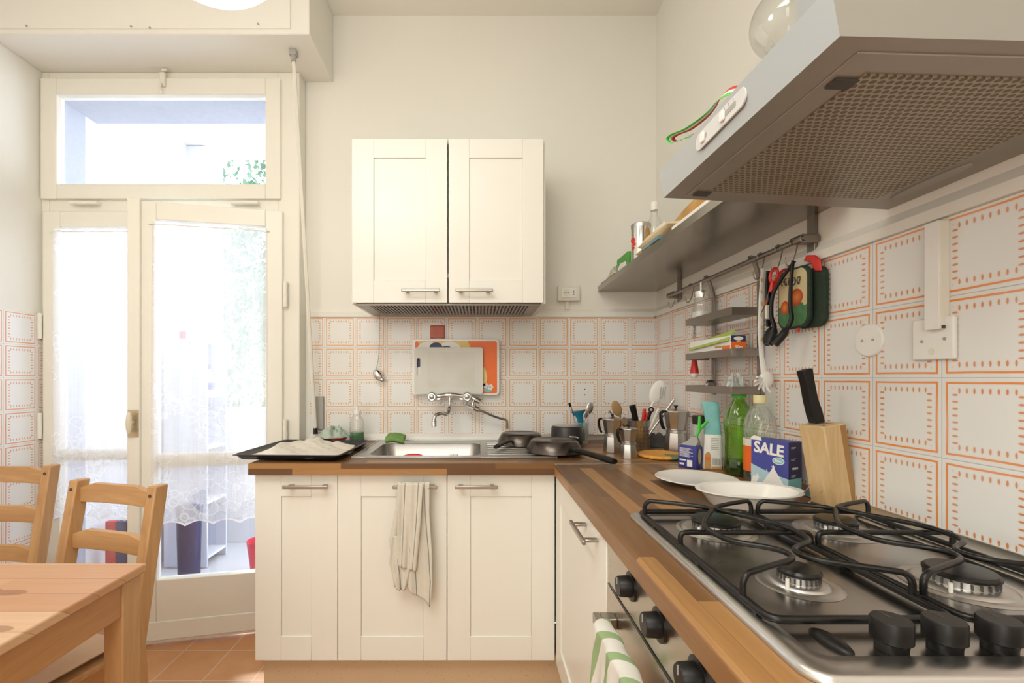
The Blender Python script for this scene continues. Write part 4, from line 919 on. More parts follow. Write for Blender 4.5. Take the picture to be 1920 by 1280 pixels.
# little glass with cutlery
def spoon(name, base, tip, bowl, mat_, lab, cat, group=None, hr=.0028, flat_=.25, parts=True, face=None):
    b_, tp_ = Vector(base), Vector(tip); d = (tp_-b_).normalized(); T = d.to_track_quat('Z', 'Y').to_matrix()
    if face is not None:                       # turn the flat side of the bowl
        yv = Vector(face); yv = (yv-d*yv.dot(d)).normalized(); xv = yv.cross(d); T = Matrix((xv, yv, d)).transposed()
    m = MB(); m.tube([b_, b_+(tp_-b_)*.5, tp_-d*bowl[1]*1.6], [hr*1.3, hr, hr*.9], 8)
    L = Matrix(T).to_4x4(); n = 12
    m.ell(tp_-d*bowl[1], (bowl[0], bowl[0]*flat_, bowl[1]), n, T=L)
    o = m.build(name, mat_, smooth=60); tag(o, lab, cat, group); return o
gp = (.478, 2.115)
t = thing('cutlery_glass', (*gp, .9), 'small clear glass holding a peeler and spoons, right of the dark pot', 'glass')
MB().lathe([(0, 0), (.024, 0), (.030, .006), (.034, .10), (.032, .10), (.027, .008), (0, .006)], (*gp, .9003), n=32).build('tumbler', 'cglass', t)
t = thing('peeler', (.455, 2.11, .91), 'translucent blue-handled peeler in the small glass', 'peeler')
MB().tube(smooth_path([(.484, 2.118, .915), (.475, 2.105, .985), (.464, 2.098, 1.030), (.459, 2.094, 1.055)], 4), [.012]*5+[.014]*3+[.017, .022, .028, .032, .032], 12, flatten=.3).build('handle', 'teal', t, smooth=60)
MB().tube([(.436, 2.090, 1.052), (.484, 2.090, 1.056)], .004, 8).build('blade', 'chrome', t)
t = thing('table_fork', (.43, 2.105, .92), 'fork with dark handle leaning out of the small glass to the left', 'fork')
MB().tube([(.475, 2.12, .915), (.432, 2.108, 1.045), (.424, 2.106, 1.072)], [.0022, .0022, .007], 8).build('neck', 'alu', t)
MB().tube([(.440, 2.112, 1.03), (.430, 2.11, 1.055), (.420, 2.108, 1.09)], [.003, .0055, .006], 8, flatten=.5).build('handle', 'black', t)
spoon('teaspoon', (.470, 2.105, .915), (.497, 2.10, 1.055), (.0115, .019), 'alu', 'small teaspoon in front of the larger spoon in the glass', 'spoon', face=(.1, -1, 0))
spoon('table_spoon', (.485, 2.12, .915), (.522, 2.118, 1.092), (.017, .027), 'alu', 'larger steel spoon leaning right in the small glass', 'spoon', face=(.1, -1, 0))

# moka pots
def moka(c, r, h, ang, lab, base_tone='alu'):
    x, y, z = c; t = thing('moka_pot', c, lab, 'moka pot')
    MB().lathe([(0, 0), (r*.98, 0), (r, .004), (r*.84, h*.38), (r*.80, h*.42)], c, n=8, ph=R(ang+22)).build('boiler', base_tone, t, smooth=20, bevel=.0012)
    MB().lathe([(r*.80, h*.42), (r*.86, h*.425), (r*.86, h*.475), (r*.74, h*.48)], c, n=32).build('collar', 'alu', t)
    j = MB().lathe([(r*.74, h*.48), (r*.76, h*.49), (r*1.03, h*.86), (r*1.05, h*.87), (r*.98, h*.875)], c, n=8, ph=R(ang+22))
    d = Vector((cos(R(ang+180)), sin(R(ang+180)), 0)); s_ = Vector((-d.y, d.x, 0)); p0 = Vector(c)
    j.add([p0+d*r*.95+s_*r*.35+Vector((0, 0, h*.865)), p0+d*r*.95-s_*r*.35+Vector((0, 0, h*.865)), p0+d*r*1.42+Vector((0, 0, h*.875)), p0+d*r*.88+Vector((0, 0, h*.66))], [(0, 1, 2), (0, 2, 3), (2, 1, 3), (0, 3, 1)])
    j.build('jug', 'alu', t, smooth=20, bevel=.001)
    l = MB().lathe([(r*1.04, h*.87), (r*1.0, h*.885), (r*.35, h*.925), (0, h*.93)], c, n=8, ph=R(ang+22)).build('jug_lid', 'alu', t, smooth=20)
    MB().lathe([(r*.10, h*.925), (r*.09, h*.95), (r*.20, h*.995), (r*.17, h), (0, h)], c, n=10).build('lid_knob', 'black', l)
    e = -d
    pts = [p0+e*r*.85+Vector((0, 0, h*.86)), p0+e*r*1.15+Vector((0, 0, h*.875)), p0+e*r*1.42+Vector((0, 0, h*.83)), p0+e*r*1.40+Vector((0, 0, h*.68)), p0+e*r*1.22+Vector((0, 0, h*.53)), p0+e*r*1.08+Vector((0, 0, h*.51))]
    MB().tube(smooth_path(pts, 4), [r*.13]*5+[r*.19]*12+[r*.15]*4, 8, flatten=.7).build('handle', 'black', t, smooth=50)
    return t
moka((.553, 1.885, .9003), .039, .155, 150, 'moka pot with a flame-browned base, half hidden behind the smallest moka pot')
moka((.572, 1.742, .9003), .034, .128, 200, 'smallest moka pot, front one beside the utensil holder')
moka((.815, 1.885, .9003), .047, .192, 190, 'largest moka pot, right of the utensil holder near the side wall')
# utensil holder
uc_ = (.672, 1.945)
t = thing('utensil_holder', (*uc_, .9), 'perforated steel utensil holder full of kitchen tools in the corner', 'utensil holder')
MB().lathe([(0, 0), (.054, 0), (.0555, .002), (.0555, .125), (.0570, .127), (.0545, .128), (.0535, .125), (.0535, .004), (0, .004)], (*uc_, .9003), n=48).build('cup', 'steel', t, smooth=50)
h = MB()
for i in range(24):
    for j in range(6):
        a = 2*pi*i/24; T = Tr(*uc_, .921+j*.016) @ Matrix.Rotation(a, 4, 'Z') @ Ry(90); disc(h, (0, 0, 0), .0031, .0552, .0558, T=T, n=8)
h.build('perforation', 'darkgrey', t)
def handle_tool(name, base, tip, r0, r1, m_, lab, cat, fl=.6, extra=None):
    o = MB().tube([base, Vector(base).lerp(Vector(tip), .5), tip], [r0, (r0+r1)/2, r1], 10, flatten=fl)
    o = o.build(name, m_, smooth=60); tag(o, lab, cat); return o
ux, uy = uc_
spoon('wooden_spoon', (ux-.01, uy+.01, .91), (.570, 1.925, 1.108), (.021, .036), 'wood_spoon', 'wooden spoon leaning left out of the utensil holder', 'spoon', hr=.005, flat_=.35, face=(.1, -1, 0))
t = spoon('slotted_spoon', (ux+.0, uy+.01, .91), (.775, 1.93, 1.195), (.030, .052), 'white', 'tall white slotted spoon with long slots, highest tool in the utensil holder', 'slotted spoon', hr=.0055, flat_=.22, face=(0, -1, 0))
m = MB()
for k in (-1, 0, 1): m.tube([(.762+k*.009+.010, 1.921, 1.118), (.770+k*.010+.008, 1.9195, 1.168)], .0016, 6)
m.build('slot', 'grey', t)
handle_tool('kitchen_knife', (ux-.02, uy-.01, .93), (.545, 1.90, 1.068), .003, .008, 'alu', 'narrow steel knife leaning far left in the utensil holder', 'knife', .3)
handle_tool('spatula', (ux+.02, uy-.02, .92), (.640, 1.90, 1.092), .006, .0145, 'black', 'broad black spatula handle in the middle of the utensil holder', 'spatula', .45)
handle_tool('ladle', (ux-.02, uy+.0, .92), (.655, 1.93, 1.075), .004, .007, 'pandark', 'dark tool crossing behind the broad black handle in the utensil holder', 'ladle', .6)
t = thing('can_opener', (.70, 1.93, .93), 'tool with two red plastic grips in the utensil holder', 'can opener')
MB().tube([(.690, 1.93, 1.0), (.697, 1.925, 1.04), (.700, 1.925, 1.075)], [.004, .008, .007], 10, flatten=.6).build('grip', 'red', t, smooth=60)
MB().tube([(.700, 1.93, 1.0), (.712, 1.925, 1.035), (.714, 1.925, 1.06)], [.004, .008, .007], 10, flatten=.6).build('grip', 'red', t, smooth=60)
MB().tube([(.685, 1.935, .925), (.695, 1.93, 1.01)], .004, 8).build('shaft', 'alu', t)
t = handle_tool('whisk', (ux+.01, uy-.02, .92), (.722, 1.915, 1.065), .004, .007, 'black', 'black-handled tool with a ring end beside the red grips', 'whisk')
MB().tube([(.725+.009*cos(a), 1.915, 1.072+.009*sin(a)) for a in [2*pi*k/14 for k in range(14)]], .0035, 8, closed=True).build('ring_end', 'black', t)
handle_tool('tongs', (ux+.02, uy-.02, .92), (.752, 1.90, 1.078), .004, .0075, 'cream', 'cream handle with looped end in front of the slotted spoon', 'tongs', .5)
handle_tool('meat_fork', (ux+.01, uy-.03, .92), (.815, 1.90, 1.115), .0035, .006, 'alu', 'long pale steel handle leaning far right out of the utensil holder', 'fork', .5)
spoon('dessert_spoon', (ux-.02, uy-.02, .92), (.595, 1.885, 1.045), (.014, .022), 'alu', 'short steel spoon next to the wooden spoon in the utensil holder', 'spoon', face=(.1, -1, 0))
# crochet pot holder, dark cloth
def wave_disc(c, r, h, n=96):
    return MB().lathe([(0, 0), (r*.9, 0), (r, h*.3), (r, h*.7), (r*.9, h), (r*.82, h*.75), (0, h*.8)], n=n)
o = MB().lathe([(0, 0), (.078, 0), (.086, .004), (.086, .010), (.078, .014), (.070, .011), (0, .012)], n=72)
o.v = [((v[0]*(1+.025*sin(18*math.atan2(v[1], v[0])))), v[1]*(1+.025*sin(18*math.atan2(v[1], v[0]))), v[2]) for v in o.v]
o = o.build('crochet_potholder', 'crochet', smooth=70); o.location = (.705, 1.762, .9015); tag(o, 'round orange and green crocheted pot holder lying on the worktop', 'pot holder')
o = rag((.775, 2.07, .9008), .085, .042, 9, 'black').build('dark_cloth', flat('dark_grey_cloth', (.10, .095, .09), .9, var=.3, scale=60, bump=.4), smooth=80, solid=.002); tag(o, 'dark grey crumpled cloth in the corner behind the largest moka pot', 'cloth')

# ================================================================== RIGHT WORKTOP THINGS
o_ = MB().lathe([(0, 0), (.060, 0), (.066, .003), (.108, .014), (.112, .0165), (.110, .018), (.070, .007), (0, .006)], (.632, 1.325, .9004), n=72).build('dinner_plate', 'ceramic', smooth=50); tag(o_, 'round white plate lying on the worktop beyond the hob', 'plate')
t = thing('baking_dish', (.655, 1.105, .9), 'oval white ribbed baking dish right behind the hob', 'baking dish')
rp = MB(); ns = 120; prof = [(.0, 0, 0), (.72, 0, 0), (.74, .003, 1), (.86, .024, 1), (.90, .030, 0), (1.0, .034, 0), (1.0, .037, 0), (.90, .0345, 0), (.84, .025, 0), (.72, .006, 0), (0, .006, 0)]
vs = []
for r_, z_, rb in prof:
    for k in range(ns):
        a = 2*pi*k/ns; rr = r_*(1-.012*rb*(k % 2)); vs.append((.655+rr*.124*cos(a), 1.107+rr*.084*sin(a), .9004+z_))
rp.add(vs, [(i*ns+k, i*ns+(k+1) % ns, (i+1)*ns+(k+1) % ns, (i+1)*ns+k) for i in range(len(prof)-1) for k in range(ns)]).build('dish_body', 'ceramic', t, smooth=40)
# coffee pack and its clip
T = Tr(.722, 1.555, .9004) @ Rz(-52)
t = thing('coffee_pack', (.722, 1.545, .9), 'dark blue foil coffee pack folded shut at the top, with white print', 'coffee pack')
m = MB(); lv = [(.031, .021, 0), (.032, .022, .01), (.031, .022, .07), (.027, .018, .078), (.018, .008, .092), (.010, .003, .108)]
vs = [T @ Vector((sx_*a+.003*k*(k > 3), sy_*b_, z_)) for k, (a, b_, z_) in enumerate(lv) for sx_, sy_ in ((-1, -1), (1, -1), (1, 1), (-1, 1))]
m.add(vs, [(4*i+k, 4*i+(k+1) % 4, 4*i+4+(k+1) % 4, 4*i+4+k) for i in range(5) for k in range(4)]+[(3, 2, 1, 0), (20, 21, 22, 23)])
for i, p_ in enumerate(m.f): m.mi[i] = 1 if 12 <= i < 20 else 0
m.build('pack', ['blue', 'grey'], t, bevel=.0015)
TT = T @ basis((0, -.0225, .045), (1, 0, 0), (0, 0, 1), (0, -1, 0))
m = MB()
for k in range(9): m.prism([(-.026, .022-k*.0035), (.012+.008*sin(k*2), .022-k*.0035), (.012+.008*sin(k*2), .0235-k*.0035), (-.026, .0235-k*.0035)], 0, .0003, T=TT)
m.prism([(.0, -.038), (.018, -.038), (.018, -.016), (0, -.016)], 0, .0003, T=TT).prism([(-.026, -.020), (-.004, -.020), (-.004, -.015), (-.026, -.015)], 0, .0003, T=TT).prism([(-.026, -.034), (-.010, -.034), (-.010, -.028), (-.026, -.028)], 0, .0003, T=TT)
m.build('printed_text', 'white', t)
T2 = T @ basis((.0325, 0, .042), (0, 1, 0), (0, 0, 1), (1, 0, 0))
MB().prism([(.010*cos(R(a))-.002, .026*sin(R(a))) for a in range(0, 360, 20)], 0, .0004, T=T2).build('printed_picture', 'beige', t)
c = thing('bag_clip', (.735, 1.53, 1.0), 'bright green plastic clip pinching the top of the coffee pack', 'clip')
p0 = at(1311, 815, 1.52)
m = MB().tube([at(1306, 818, 1.52), at(1311, 806, 1.518), at(1312, 780, 1.516)], [.004, .006, .0045], 10, flatten=.7).tube([at(1306, 818, 1.52), at(1313, 803, 1.518), at(1327, 789, 1.516)], [.004, .006, .0045], 10, flatten=.7)
m.build('jaw', 'green', c, smooth=60)
# rice / pasta bag
t = thing('flour_bag', (.792, 1.53, .9), 'tall white bag with a turquoise twisted top beside the green bottle', 'bag')
T = Tr(.790, 1.545, .9004) @ Rz(-20)
def bagm(lv, T, seed):
    rnd = random.Random(seed); m = MB(); n = 20; vs = []
    for k, (a, b_, z_, ox) in enumerate(lv):
        for i in range(n):
            th = 2*pi*i/n; c_, s_ = cos(th), sin(th); e = .45
            x = math.copysign(abs(c_)**e, c_)*a; y = math.copysign(abs(s_)**e, s_)*b_
            j = rnd.uniform(-1, 1)*.0018; vs.append(T @ Vector((x+ox+j, y+j, z_)))
    L = len(lv); m.add(vs, [(i*n+k, i*n+(k+1) % n, (i+1)*n+(k+1) % n, (i+1)*n+k) for i in range(L-1) for k in range(n)]+[[k for k in range(n)][::-1], [(L-1)*n+k for k in range(n)]]); return m, n
m, n_ = bagm([(.028, .020, 0, 0), (.030, .022, .01, 0), (.029, .022, .05, 0), (.028, .021, .09, .001), (.026, .018, .115, .002), (.024, .014, .135, .003), (.023, .011, .165, .001), (.024, .009, .195, -.002), (.026, .007, .225, -.005)], T, 2)
for i in range(len(m.mi)): m.mi[i] = 1 if 80 <= i < 160 else 0
m.build('bag', ['white', 'aqua'], t, smooth=40)
TT = T @ basis((0, -.0225, .045), (1, 0, 0), (0, 0, 1), (0, -1, 0))
m = MB().prism([(-.024, -.044), (-.006, -.044), (-.006, .0), (-.010, .012), (-.018, .012), (-.024, 0)], 0, .0006, T=TT, mi=0).prism([(-.022, -.015), (-.008, -.015), (-.008, -.004), (-.022, -.004)], .0006, .0009, T=TT, mi=1)
m.prism([(-.003, -.044), (.026, -.044), (.026, -.034), (-.003, -.036)], 0, .0006, T=TT, mi=0)
for k in range(9): m.prism([(0+k*.0026, -.030), (.0013+k*.0026, -.030), (.0013+k*.0026, -.008), (k*.0026, -.008)], 0, .0006, T=TT, mi=2)
for k in range(7): m.prism([(-.006, .022+k*.006), (.018, .022+k*.006), (.018, .0235+k*.006), (-.006, .0235+k*.006)], 0, .0006, T=TT, mi=2)
m.build('printed_label', ['brown', 'orange', 'grey'], t)
# jar with dark lid behind
t = thing('storage_jar', (.826, 1.67, .9), 'jar with a dark lid half hidden behind the coffee pack', 'jar')
MB().lathe([(0, 0), (.030, 0), (.033, .01), (.033, .12), (.026, .14)], (.818, 1.675, .9003), n=32).build('body', 'frost', t)
MB().lathe([(.030, .136), (.031, .165), (.028, .168), (0, .168)], (.818, 1.675, .9003), n=32).build('jar_lid', 'pandark', t)
# green bottle
t = thing('green_bottle', (.821, 1.44, .9), 'large green glass bottle with a green cap and dark oil in the bottom', 'bottle'); c_ = (.821, 1.44, .9003)
bp = [(.0, .004), (.036, 0), (.043, .006), (.0435, .03), (.0415, .04), (.0415, .135), (.0435, .145), (.0435, .165), (.041, .185), (.030, .212), (.0185, .232), (.0165, .240), (.0165, .250)]
MB().lathe(bp, c_, n=12*4).build('body', 'gglass', t, smooth=50)
MB().lathe([(0, .006), (.0385, .006), (.041, .012), (.041, .045), (0, .045)], c_, n=40).build('oil', 'dkliq', t)
cp = MB().lathe([(.0205, .243), (.0215, .246), (.0215, .250), (.0195, .2515), (.0195, .270), (.018, .273), (0, .273)], c_, n=36).build('cap', 'green', t)
MB().box(-.0062, .0062, -.0202, -.0190, .253, .272, T=Tr(*c_) @ Rz(-25)).build('seal', 'beige', cp)
# clear bottle
t = thing('vinegar_bottle', (.828, 1.335, .9), 'clear plastic bottle with pale yellow cap and orange label, behind the salt box', 'bottle'); c_ = (.825, 1.338, .9003)
m = MB().lathe([(0, .004), (.036, 0), (.042, .008), (.0425, .12), (.040, .127), (.0425, .135), (.0425, .150), (.0415, .165), (.037, .188), (.027, .208), (.017, .222), (.0135, .228), (.0135, .238)], c_, n=48); m.build('body', 'cglass', t, smooth=50)
m = MB()
for k in range(14):
    a0 = 2*pi*k/14; m.tube([(c_[0]+r_*cos(a0+tw_), c_[1]+r_*sin(a0+tw_), c_[2]+z_) for r_, z_, tw_ in ((.0428, .150, 0), (.0420, .165, .15), (.0375, .188, .38), (.0275, .208, .62), (.018, .222, .8))], .0013, 6)
m.build('ribs', 'cglass', t)
MB().lathe([(.015, .230), (.0175, .232), (.0175, .252), (.016, .255), (0, .255)], c_, n=32).build('cap', flat('butter_yellow', (.80, .74, .42), .45), t)
lb = MB().lathe([(.0430, .035), (.0430, .108)], c_, n=48).build('orange_label', 'orange', t, label='orange paper label')
MB().lathe([(.0432, .108), (.0432, .128)], c_, n=48).build('neck_label', 'cream', t)
T = Tr(*c_) @ Matrix.Rotation(R(-38), 4, 'Z')
text('Mo', .016, T @ basis((-.004, -.0436, .118), (1, 0, 0), (0, 0, 1), (0, -1, 0)), 'black', t, bold=.0003)
m = MB().prism([(-.012, .055), (-.004, .055), (-.004, .098), (-.012, .098)], -.0436, -.0431, 'y', T=T); m.build('label_print', 'white', lb)
# salt box
nv = Vector((.754-.796, 1.262-1.172, 0)).normalized()          # along the front face, towards the back
T = basis((.754, 1.262, .9004), -nv, Vector((0, 0, 1)), -nv.cross(Vector((0, 0, 1))) if False else (-nv).cross(Vector((0, 0, 1))))
Wd, Hh, Dd = .0993, .139, .055
sb_ = thing('salt_box', (.80, 1.21, .9), 'blue carton of salt with white lettering and a snowy mountain picture', 'salt box')
m = MB()
zax = Vector(T.col[2][:3])
m.box(0, Wd, 0, Hh, -Dd, 0, T=T); m.build('carton', 'salt', sb_, bevel=.0008)
m = MB().prism([(0, 0), (Wd, 0), (Wd, .044), (Wd*.55, .052), (0, .070)], .0001, .0004, T=T, mi=0)
m.prism([(.004, .0), (.03, .048), (.036, .041), (.043, .062), (.0455, .057), (.062, .0)], .0004, .0008, T=T, mi=2).prism([(0, .02), (.008, .042), (.012, .036), (.018, .046), (.03, .02), (.02, 0), (0, 0)], .0004, .0007, T=T, mi=1)
m.prism([(.018, 0), (.060, .068), (.0625, .068), (Wd-.002, .014), (Wd-.002, 0)], .0008, .0012, T=T, mi=1)
st = [(.0615+.006*(1 if k % 2 == 0 else .4)*cos(R(90+36*k)), .070+.006*(1 if k % 2 == 0 else .4)*sin(R(90+36*k))) for k in range(10)]
m.prism(st, .0008, .0014, T=T, mi=1)
ov_ = [(.074+.0155*cos(R(a)), .0875+.0095*sin(R(a))) for a in range(0, 360, 15)]; m.prism(ov_, .0002, .0006, T=T, mi=1)
ov_ = [(.074+.0135*cos(R(a)), .0875+.0078*sin(R(a))) for a in range(0, 360, 15)]; m.prism(ov_, .0006, .0009, T=T, mi=3)
MB().prism([(-.001, Hh-.003), (.03, Hh-.003), (.026, Hh+.006), (.008, Hh+.009), (0, Hh+.003)], -.001, .0006, T=T).build('torn_flap', 'white', sb_)
m.build('mountain_print', ['ltblue', 'white', 'ltblue', 'aqua'], sb_)
tt_ = text('SALE', .041, T @ Tr(.048, .1145, .0006) @ Rz(-3), 'white', sb_, bold=.0013, sx=.92)
text('fino', .0115, T @ Tr(.074, .088, .0011), 'white', sb_, bold=.0003)
T3 = T @ basis((Wd+.0002, 0, 0), (0, 0, -1), (0, 1, 0), (1, 0, 0))
m = MB().box(0, Dd, .044, Hh-.001, 0, .0004, T=T3, mi=0).box(0, Dd, 0, .044, 0, .0004, T=T3, mi=1).prism([(.02, 0), (.035, .018), (.045, .006), (.05, 0)], .0004, .0006, T=T3, mi=2)
for k, yy in enumerate((.125, .122, .095, .092, .052, .049)): m.box(.010, .03-.004*(k % 2), yy, yy+.0009, .0004, .0006, T=T3, mi=2)
m.build('side_print', ['dkblue', 'aqua', 'white'], sb_)
text('SALINE', .0075, T3 @ Tr(.027, .070, .0007), 'white', sb_, bold=.0002)
# knife block
kb = thing('knife_block', (.828, 1.10, .9), 'leaning light-wood knife block with one knife, between the salt box and the hob', 'knife block')
T = Tr(.846, 1.085, .9075) @ Ry(-9) @ Rz(8)
MB().box(-.030, .028, -.035, .035, 0, .192, T=T).build('block', 'block', kb, bevel=.003)
MB().box(-.019, -.015, -.024, .024, .1905, .1924, T=T).box(.005, .008, -.024, .024, .1905, .1924, T=T).build('knife_slot', 'darkgrey', kb)
MB().box(.012, .0265, -.0354, -.0349, .004, .188, T=T).build('grain_stripe', mat_wood('dark_grain', (.42, .23, .08), (.28, .14, .04), 2), kb)
kn = thing('kitchen_knife', (.80, 1.1, 1.09), 'large knife with a long black handle standing in the knife block', 'knife')
MB().box(-.0185, -.0155, -.020, .020, .05, .196, T=T).build('blade', 'alu', kn)
hp_ = [(-.014, .190), (.016, .190), (.017, .215), (.013, .25), (.016, .29), (.020, .318), (.017, .321), (-.013, .318), (-.012, .29), (-.016, .25), (-.017, .21)]
T5 = T @ basis((-.017, 0, 0), (1, 0, 0), (0, 0, 1), (0, -1, 0))
# handle outline leans back slightly over its height
hp_ = [(a*.80-(z_-.19)*.10+.004, z_+.006) for a, z_ in hp_]
MB().prism(hp_, -.011, .011, T=T5).build('handle', 'black', kn, bevel=.004, seg=3)
for k, (p_, q_) in enumerate((((1507, 925, 1.045), (1519, 908, 1.05)), ((1514, 944, 1.00), (1542, 920, 1.045)))):
    a, b_ = at(*p_), at(*q_); a.z = max(a.z, .915)
    o = MB().tube([a, b_], .0012, 6).build('metal_skewer', 'chrome'); tag(o, ('upper' if k == 0 else 'lower')+' thin metal skewer poking out beside the foot of the knife block', 'skewer')

# ================================================================== TOWELS
def towel1():
    t = thing('tea_towel', (-.2, 1.62, .82), 'off-white linen tea towel with thin dark stripes hanging from the sink cabinet handle', 'towel')
    def lay(top_w, widths, y0, seed, zt, amp):
        def fn(a, b_):
            b2 = 1-b_
            # interpolate outline
            for k in range(len(widths)-1):
                if widths[k][0] <= b2 <= widths[k+1][0]:
                    f = (b2-widths[k][0])/(widths[k+1][0]-widths[k][0]); l = widths[k][1]*(1-f)+widths[k+1][1]*f; r = widths[k][2]*(1-f)+widths[k+1][2]*f; break
            zb = widths[-1][3](a); x = l+(r-l)*a
            fold = amp*(.35+.65*b2)*(sin(a*13+seed+b2*1.5)+.5*sin(a*23-b2*3+seed))
            return Vector((x, y0-.006-fold, zt-(zt-zb)*b2))
        return fn
    xL = lambda px, Y=1.622: (px-897)*Y/856
    Zp = lambda py, Y=1.622: CH+(708-py)*Y/856
    back = [(0, xL(748), xL(806)), (.25, xL(744), xL(806)), (.55, xL(732), xL(811)), (.8, xL(736), xL(812)), (1.0, xL(741), xL(808), lambda a: Zp(1096 if a < .35 else 1096+(a-.35)/.65*38)+.006*sin(a*9))]
    MB().grid(lay(0, back, 1.612, .3, Zp(902), .006), 60, 50, uvfn=lambda a, b_: (a*.15+.02+.02*b_, b_*.4)).build('back_fall', 'cloth', t, solid=.0018, smooth=80)
    fr = [(0, xL(750), xL(795)), (.5, xL(748), xL(790)), (1.0, xL(746), xL(782), lambda a: Zp(1055+9*a))]
    MB().grid(lay(0, fr, 1.599, 1.6, Zp(902), .004), 40, 40, uvfn=lambda a, b_: (a*.10+.03, b_*.3)).build('front_fall', 'cloth', t, solid=.0018, smooth=80)
    lo = [(0, xL(738), xL(775)), (.5, xL(732), xL(778)), (1.0, xL(745), xL(762), lambda a: Zp(1100))]
    MB().grid(lay(0, lo, 1.604, 2.6, Zp(1000), .005), 40, 30, uvfn=lambda a, b_: (a*.10+.01+b_*.02, b_*.3)).build('side_fall', 'cloth', t, solid=.0018, smooth=80)
    MB().grid(lambda a, b_: Vector((xL(749)+a*(xL(806)-xL(749)), 1.6195+.0145*cos(pi*b_)*1.0-.004*sin(a*13)*.5, .8175+.0125*sin(pi*b_)+.002*sin(a*17))), 30, 8, uvfn=lambda a, b_: (a*.15+.02, .3)).build('top_fold', 'cloth', t, solid=.0018, smooth=80)
towel1()
def towel2():
    t = thing('striped_towel', (.243, .80, .7), 'white towel with green stripes hanging over the oven door handle', 'towel')
    def fn(a, b_):
        y = .90-.20*a-.02*sin(b_*3)*(1-a); q_ = b_*1.25
        if q_ < .25: th = q_/.25*pi; x = .243+.017*cos(th); z = .7245+.010*sin(th)
        else: dwn = (q_-.25); x = .226-.006*sin(a*22+dwn*5)*min(1, dwn*3)-.012*dwn; z = .7245-dwn*.34
        return Vector((x-.002*sin(a*15), y+.012*sin(a*14)*b_, z))
    MB().grid(fn, 60, 60, uvfn=lambda a, b_: (a*.2, a*.17+b_*.16)).build('towel', 'cloth_g', t, solid=.003, smooth=80)
towel2()

# ================================================================== RIGHT WALL
TW = lambda y, z, x=.869: basis((x, y, z), (0, -1, 0), (0, 0, 1), (-1, 0, 0))
def screw(c, r, parent): return MB().lathe([(0, 0), (r, 0), (r*.9, r*.5), (0, r*.6)], T=c, n=14).build('screw', 'grey', parent)
t = thing('switch_box', (.87, .866, 1.24), 'square white cover plate with two screws at the foot of the cable trunking', 'cover plate')
MB().box(.860, .869, .826, .906, 1.240, 1.320).build('plate', 'white', t, bevel=.003)
for y, z in ((.885, 1.276), (.842, 1.278)): screw(TW(y, z, .860), .003, t)
MB().lathe([(0, 0), (.007, 0), (.0065, .0006), (0, .0006)], T=TW(.866, 1.256, .860), n=20).build('embossed_mark', 'cream', t)
t = thing('cable_trunk', (.868, .857, 1.30), 'vertical white plastic cable trunking above the square plate on the right wall', 'cable trunking')
MB().box(.850, .869, .841, .871, 1.296, 1.497).build('trunk', 'cream', t, bevel=.0015)
MB().box(.849, .8505, .8425, .8695, 1.296, 1.497).build('cover_strip', 'white', t, bevel=.0005)
MB().box(.853, .866, .8405, .8415, 1.297, 1.303).build('slot', 'darkgrey', t)
t = thing('round_cover_plate', (.869, 1.012, 1.289), 'round white blank cover plate with two screws on the right wall tiles', 'cover plate')
MB().lathe([(0, 0), (.037, 0), (.037, .003), (.034, .006), (0, .0065)], T=TW(1.012, 1.289), n=48).build('plate', 'white', t)
for y in (1.026, .998): screw(TW(y, 1.289, .8625), .0028, t)
# steel shelf
ws = thing('wall_shelf', (.73, 1.62, 1.62), 'long brushed steel wall shelf on the right wall, running to the corner', 'shelf')
sx_, sz_ = .586, 1.628
MB().box(sx_, .874, 1.07, 2.235, sz_, sz_+.0255).build('board', 'shelf', ws, bevel=.0006)
for y in (1.19, 1.975):
    k = MB().box(.866, .875, y-.014, y+.014, 1.520 if y < 1.5 else 1.531, 1.648).build('bracket', 'rack', ws, bevel=.001)
# rail with its ends
rl = thing('utensil_rail', (.83, 1.58, 1.565), 'thin steel rail with hooks under the wall shelf', 'rail')
RXx, RZz = .832, 1.563
MB().tube([(RXx, 1.16, RZz), (RXx, 1.99, RZz)], .0075, 14).build('rail', 'rack', rl)
for y in (1.18, 1.985): MB().prism(rrect(.822, .875, RZz-.011, RZz+.011, .008), y-.014, y+.014, 'y').build('end_bracket', 'rack', rl, bevel=.002)
def shook(y, lab, l=.05, sw=0.0):
    p = []
    for k in range(9): a = R(200-200*k/8); p.append((RXx+.0095*cos(a)*.3, y+.0095*cos(a), RZz+.002+.0095*sin(a)))
    p = [(RXx-.009, y-.0, RZz-.006), (RXx-.010, y, RZz+.004), (RXx, y, RZz+.0105), (RXx+.010, y, RZz+.002), (RXx+.006, y+sw*.3, RZz-l*.45), (RXx-.004, y+sw, RZz-l), (RXx-.015, y+sw, RZz-l-.007), (RXx-.022, y+sw, RZz-l+.004), (RXx-.023, y+sw, RZz-l+.016)]
    o = MB().tube(smooth_path(p, 5), .0016, 8).build('s_hook', 'rack', smooth=60); tag(o, lab, 'hook', 'steel hooks on the rail'); return o
shook(1.945, 'steel hook hanging empty at the far end of the rail')
shook(1.785, 'steel hook on the rail left of the sugar dispenser', .055)
shook(1.345, 'steel hook carrying the white pasta server on the rail', .06)
shook(1.265, 'steel hook carrying the red scissors on the rail', .055)
shook(1.205, 'steel hook nearest the rail end, carrying the pot holders', .055)
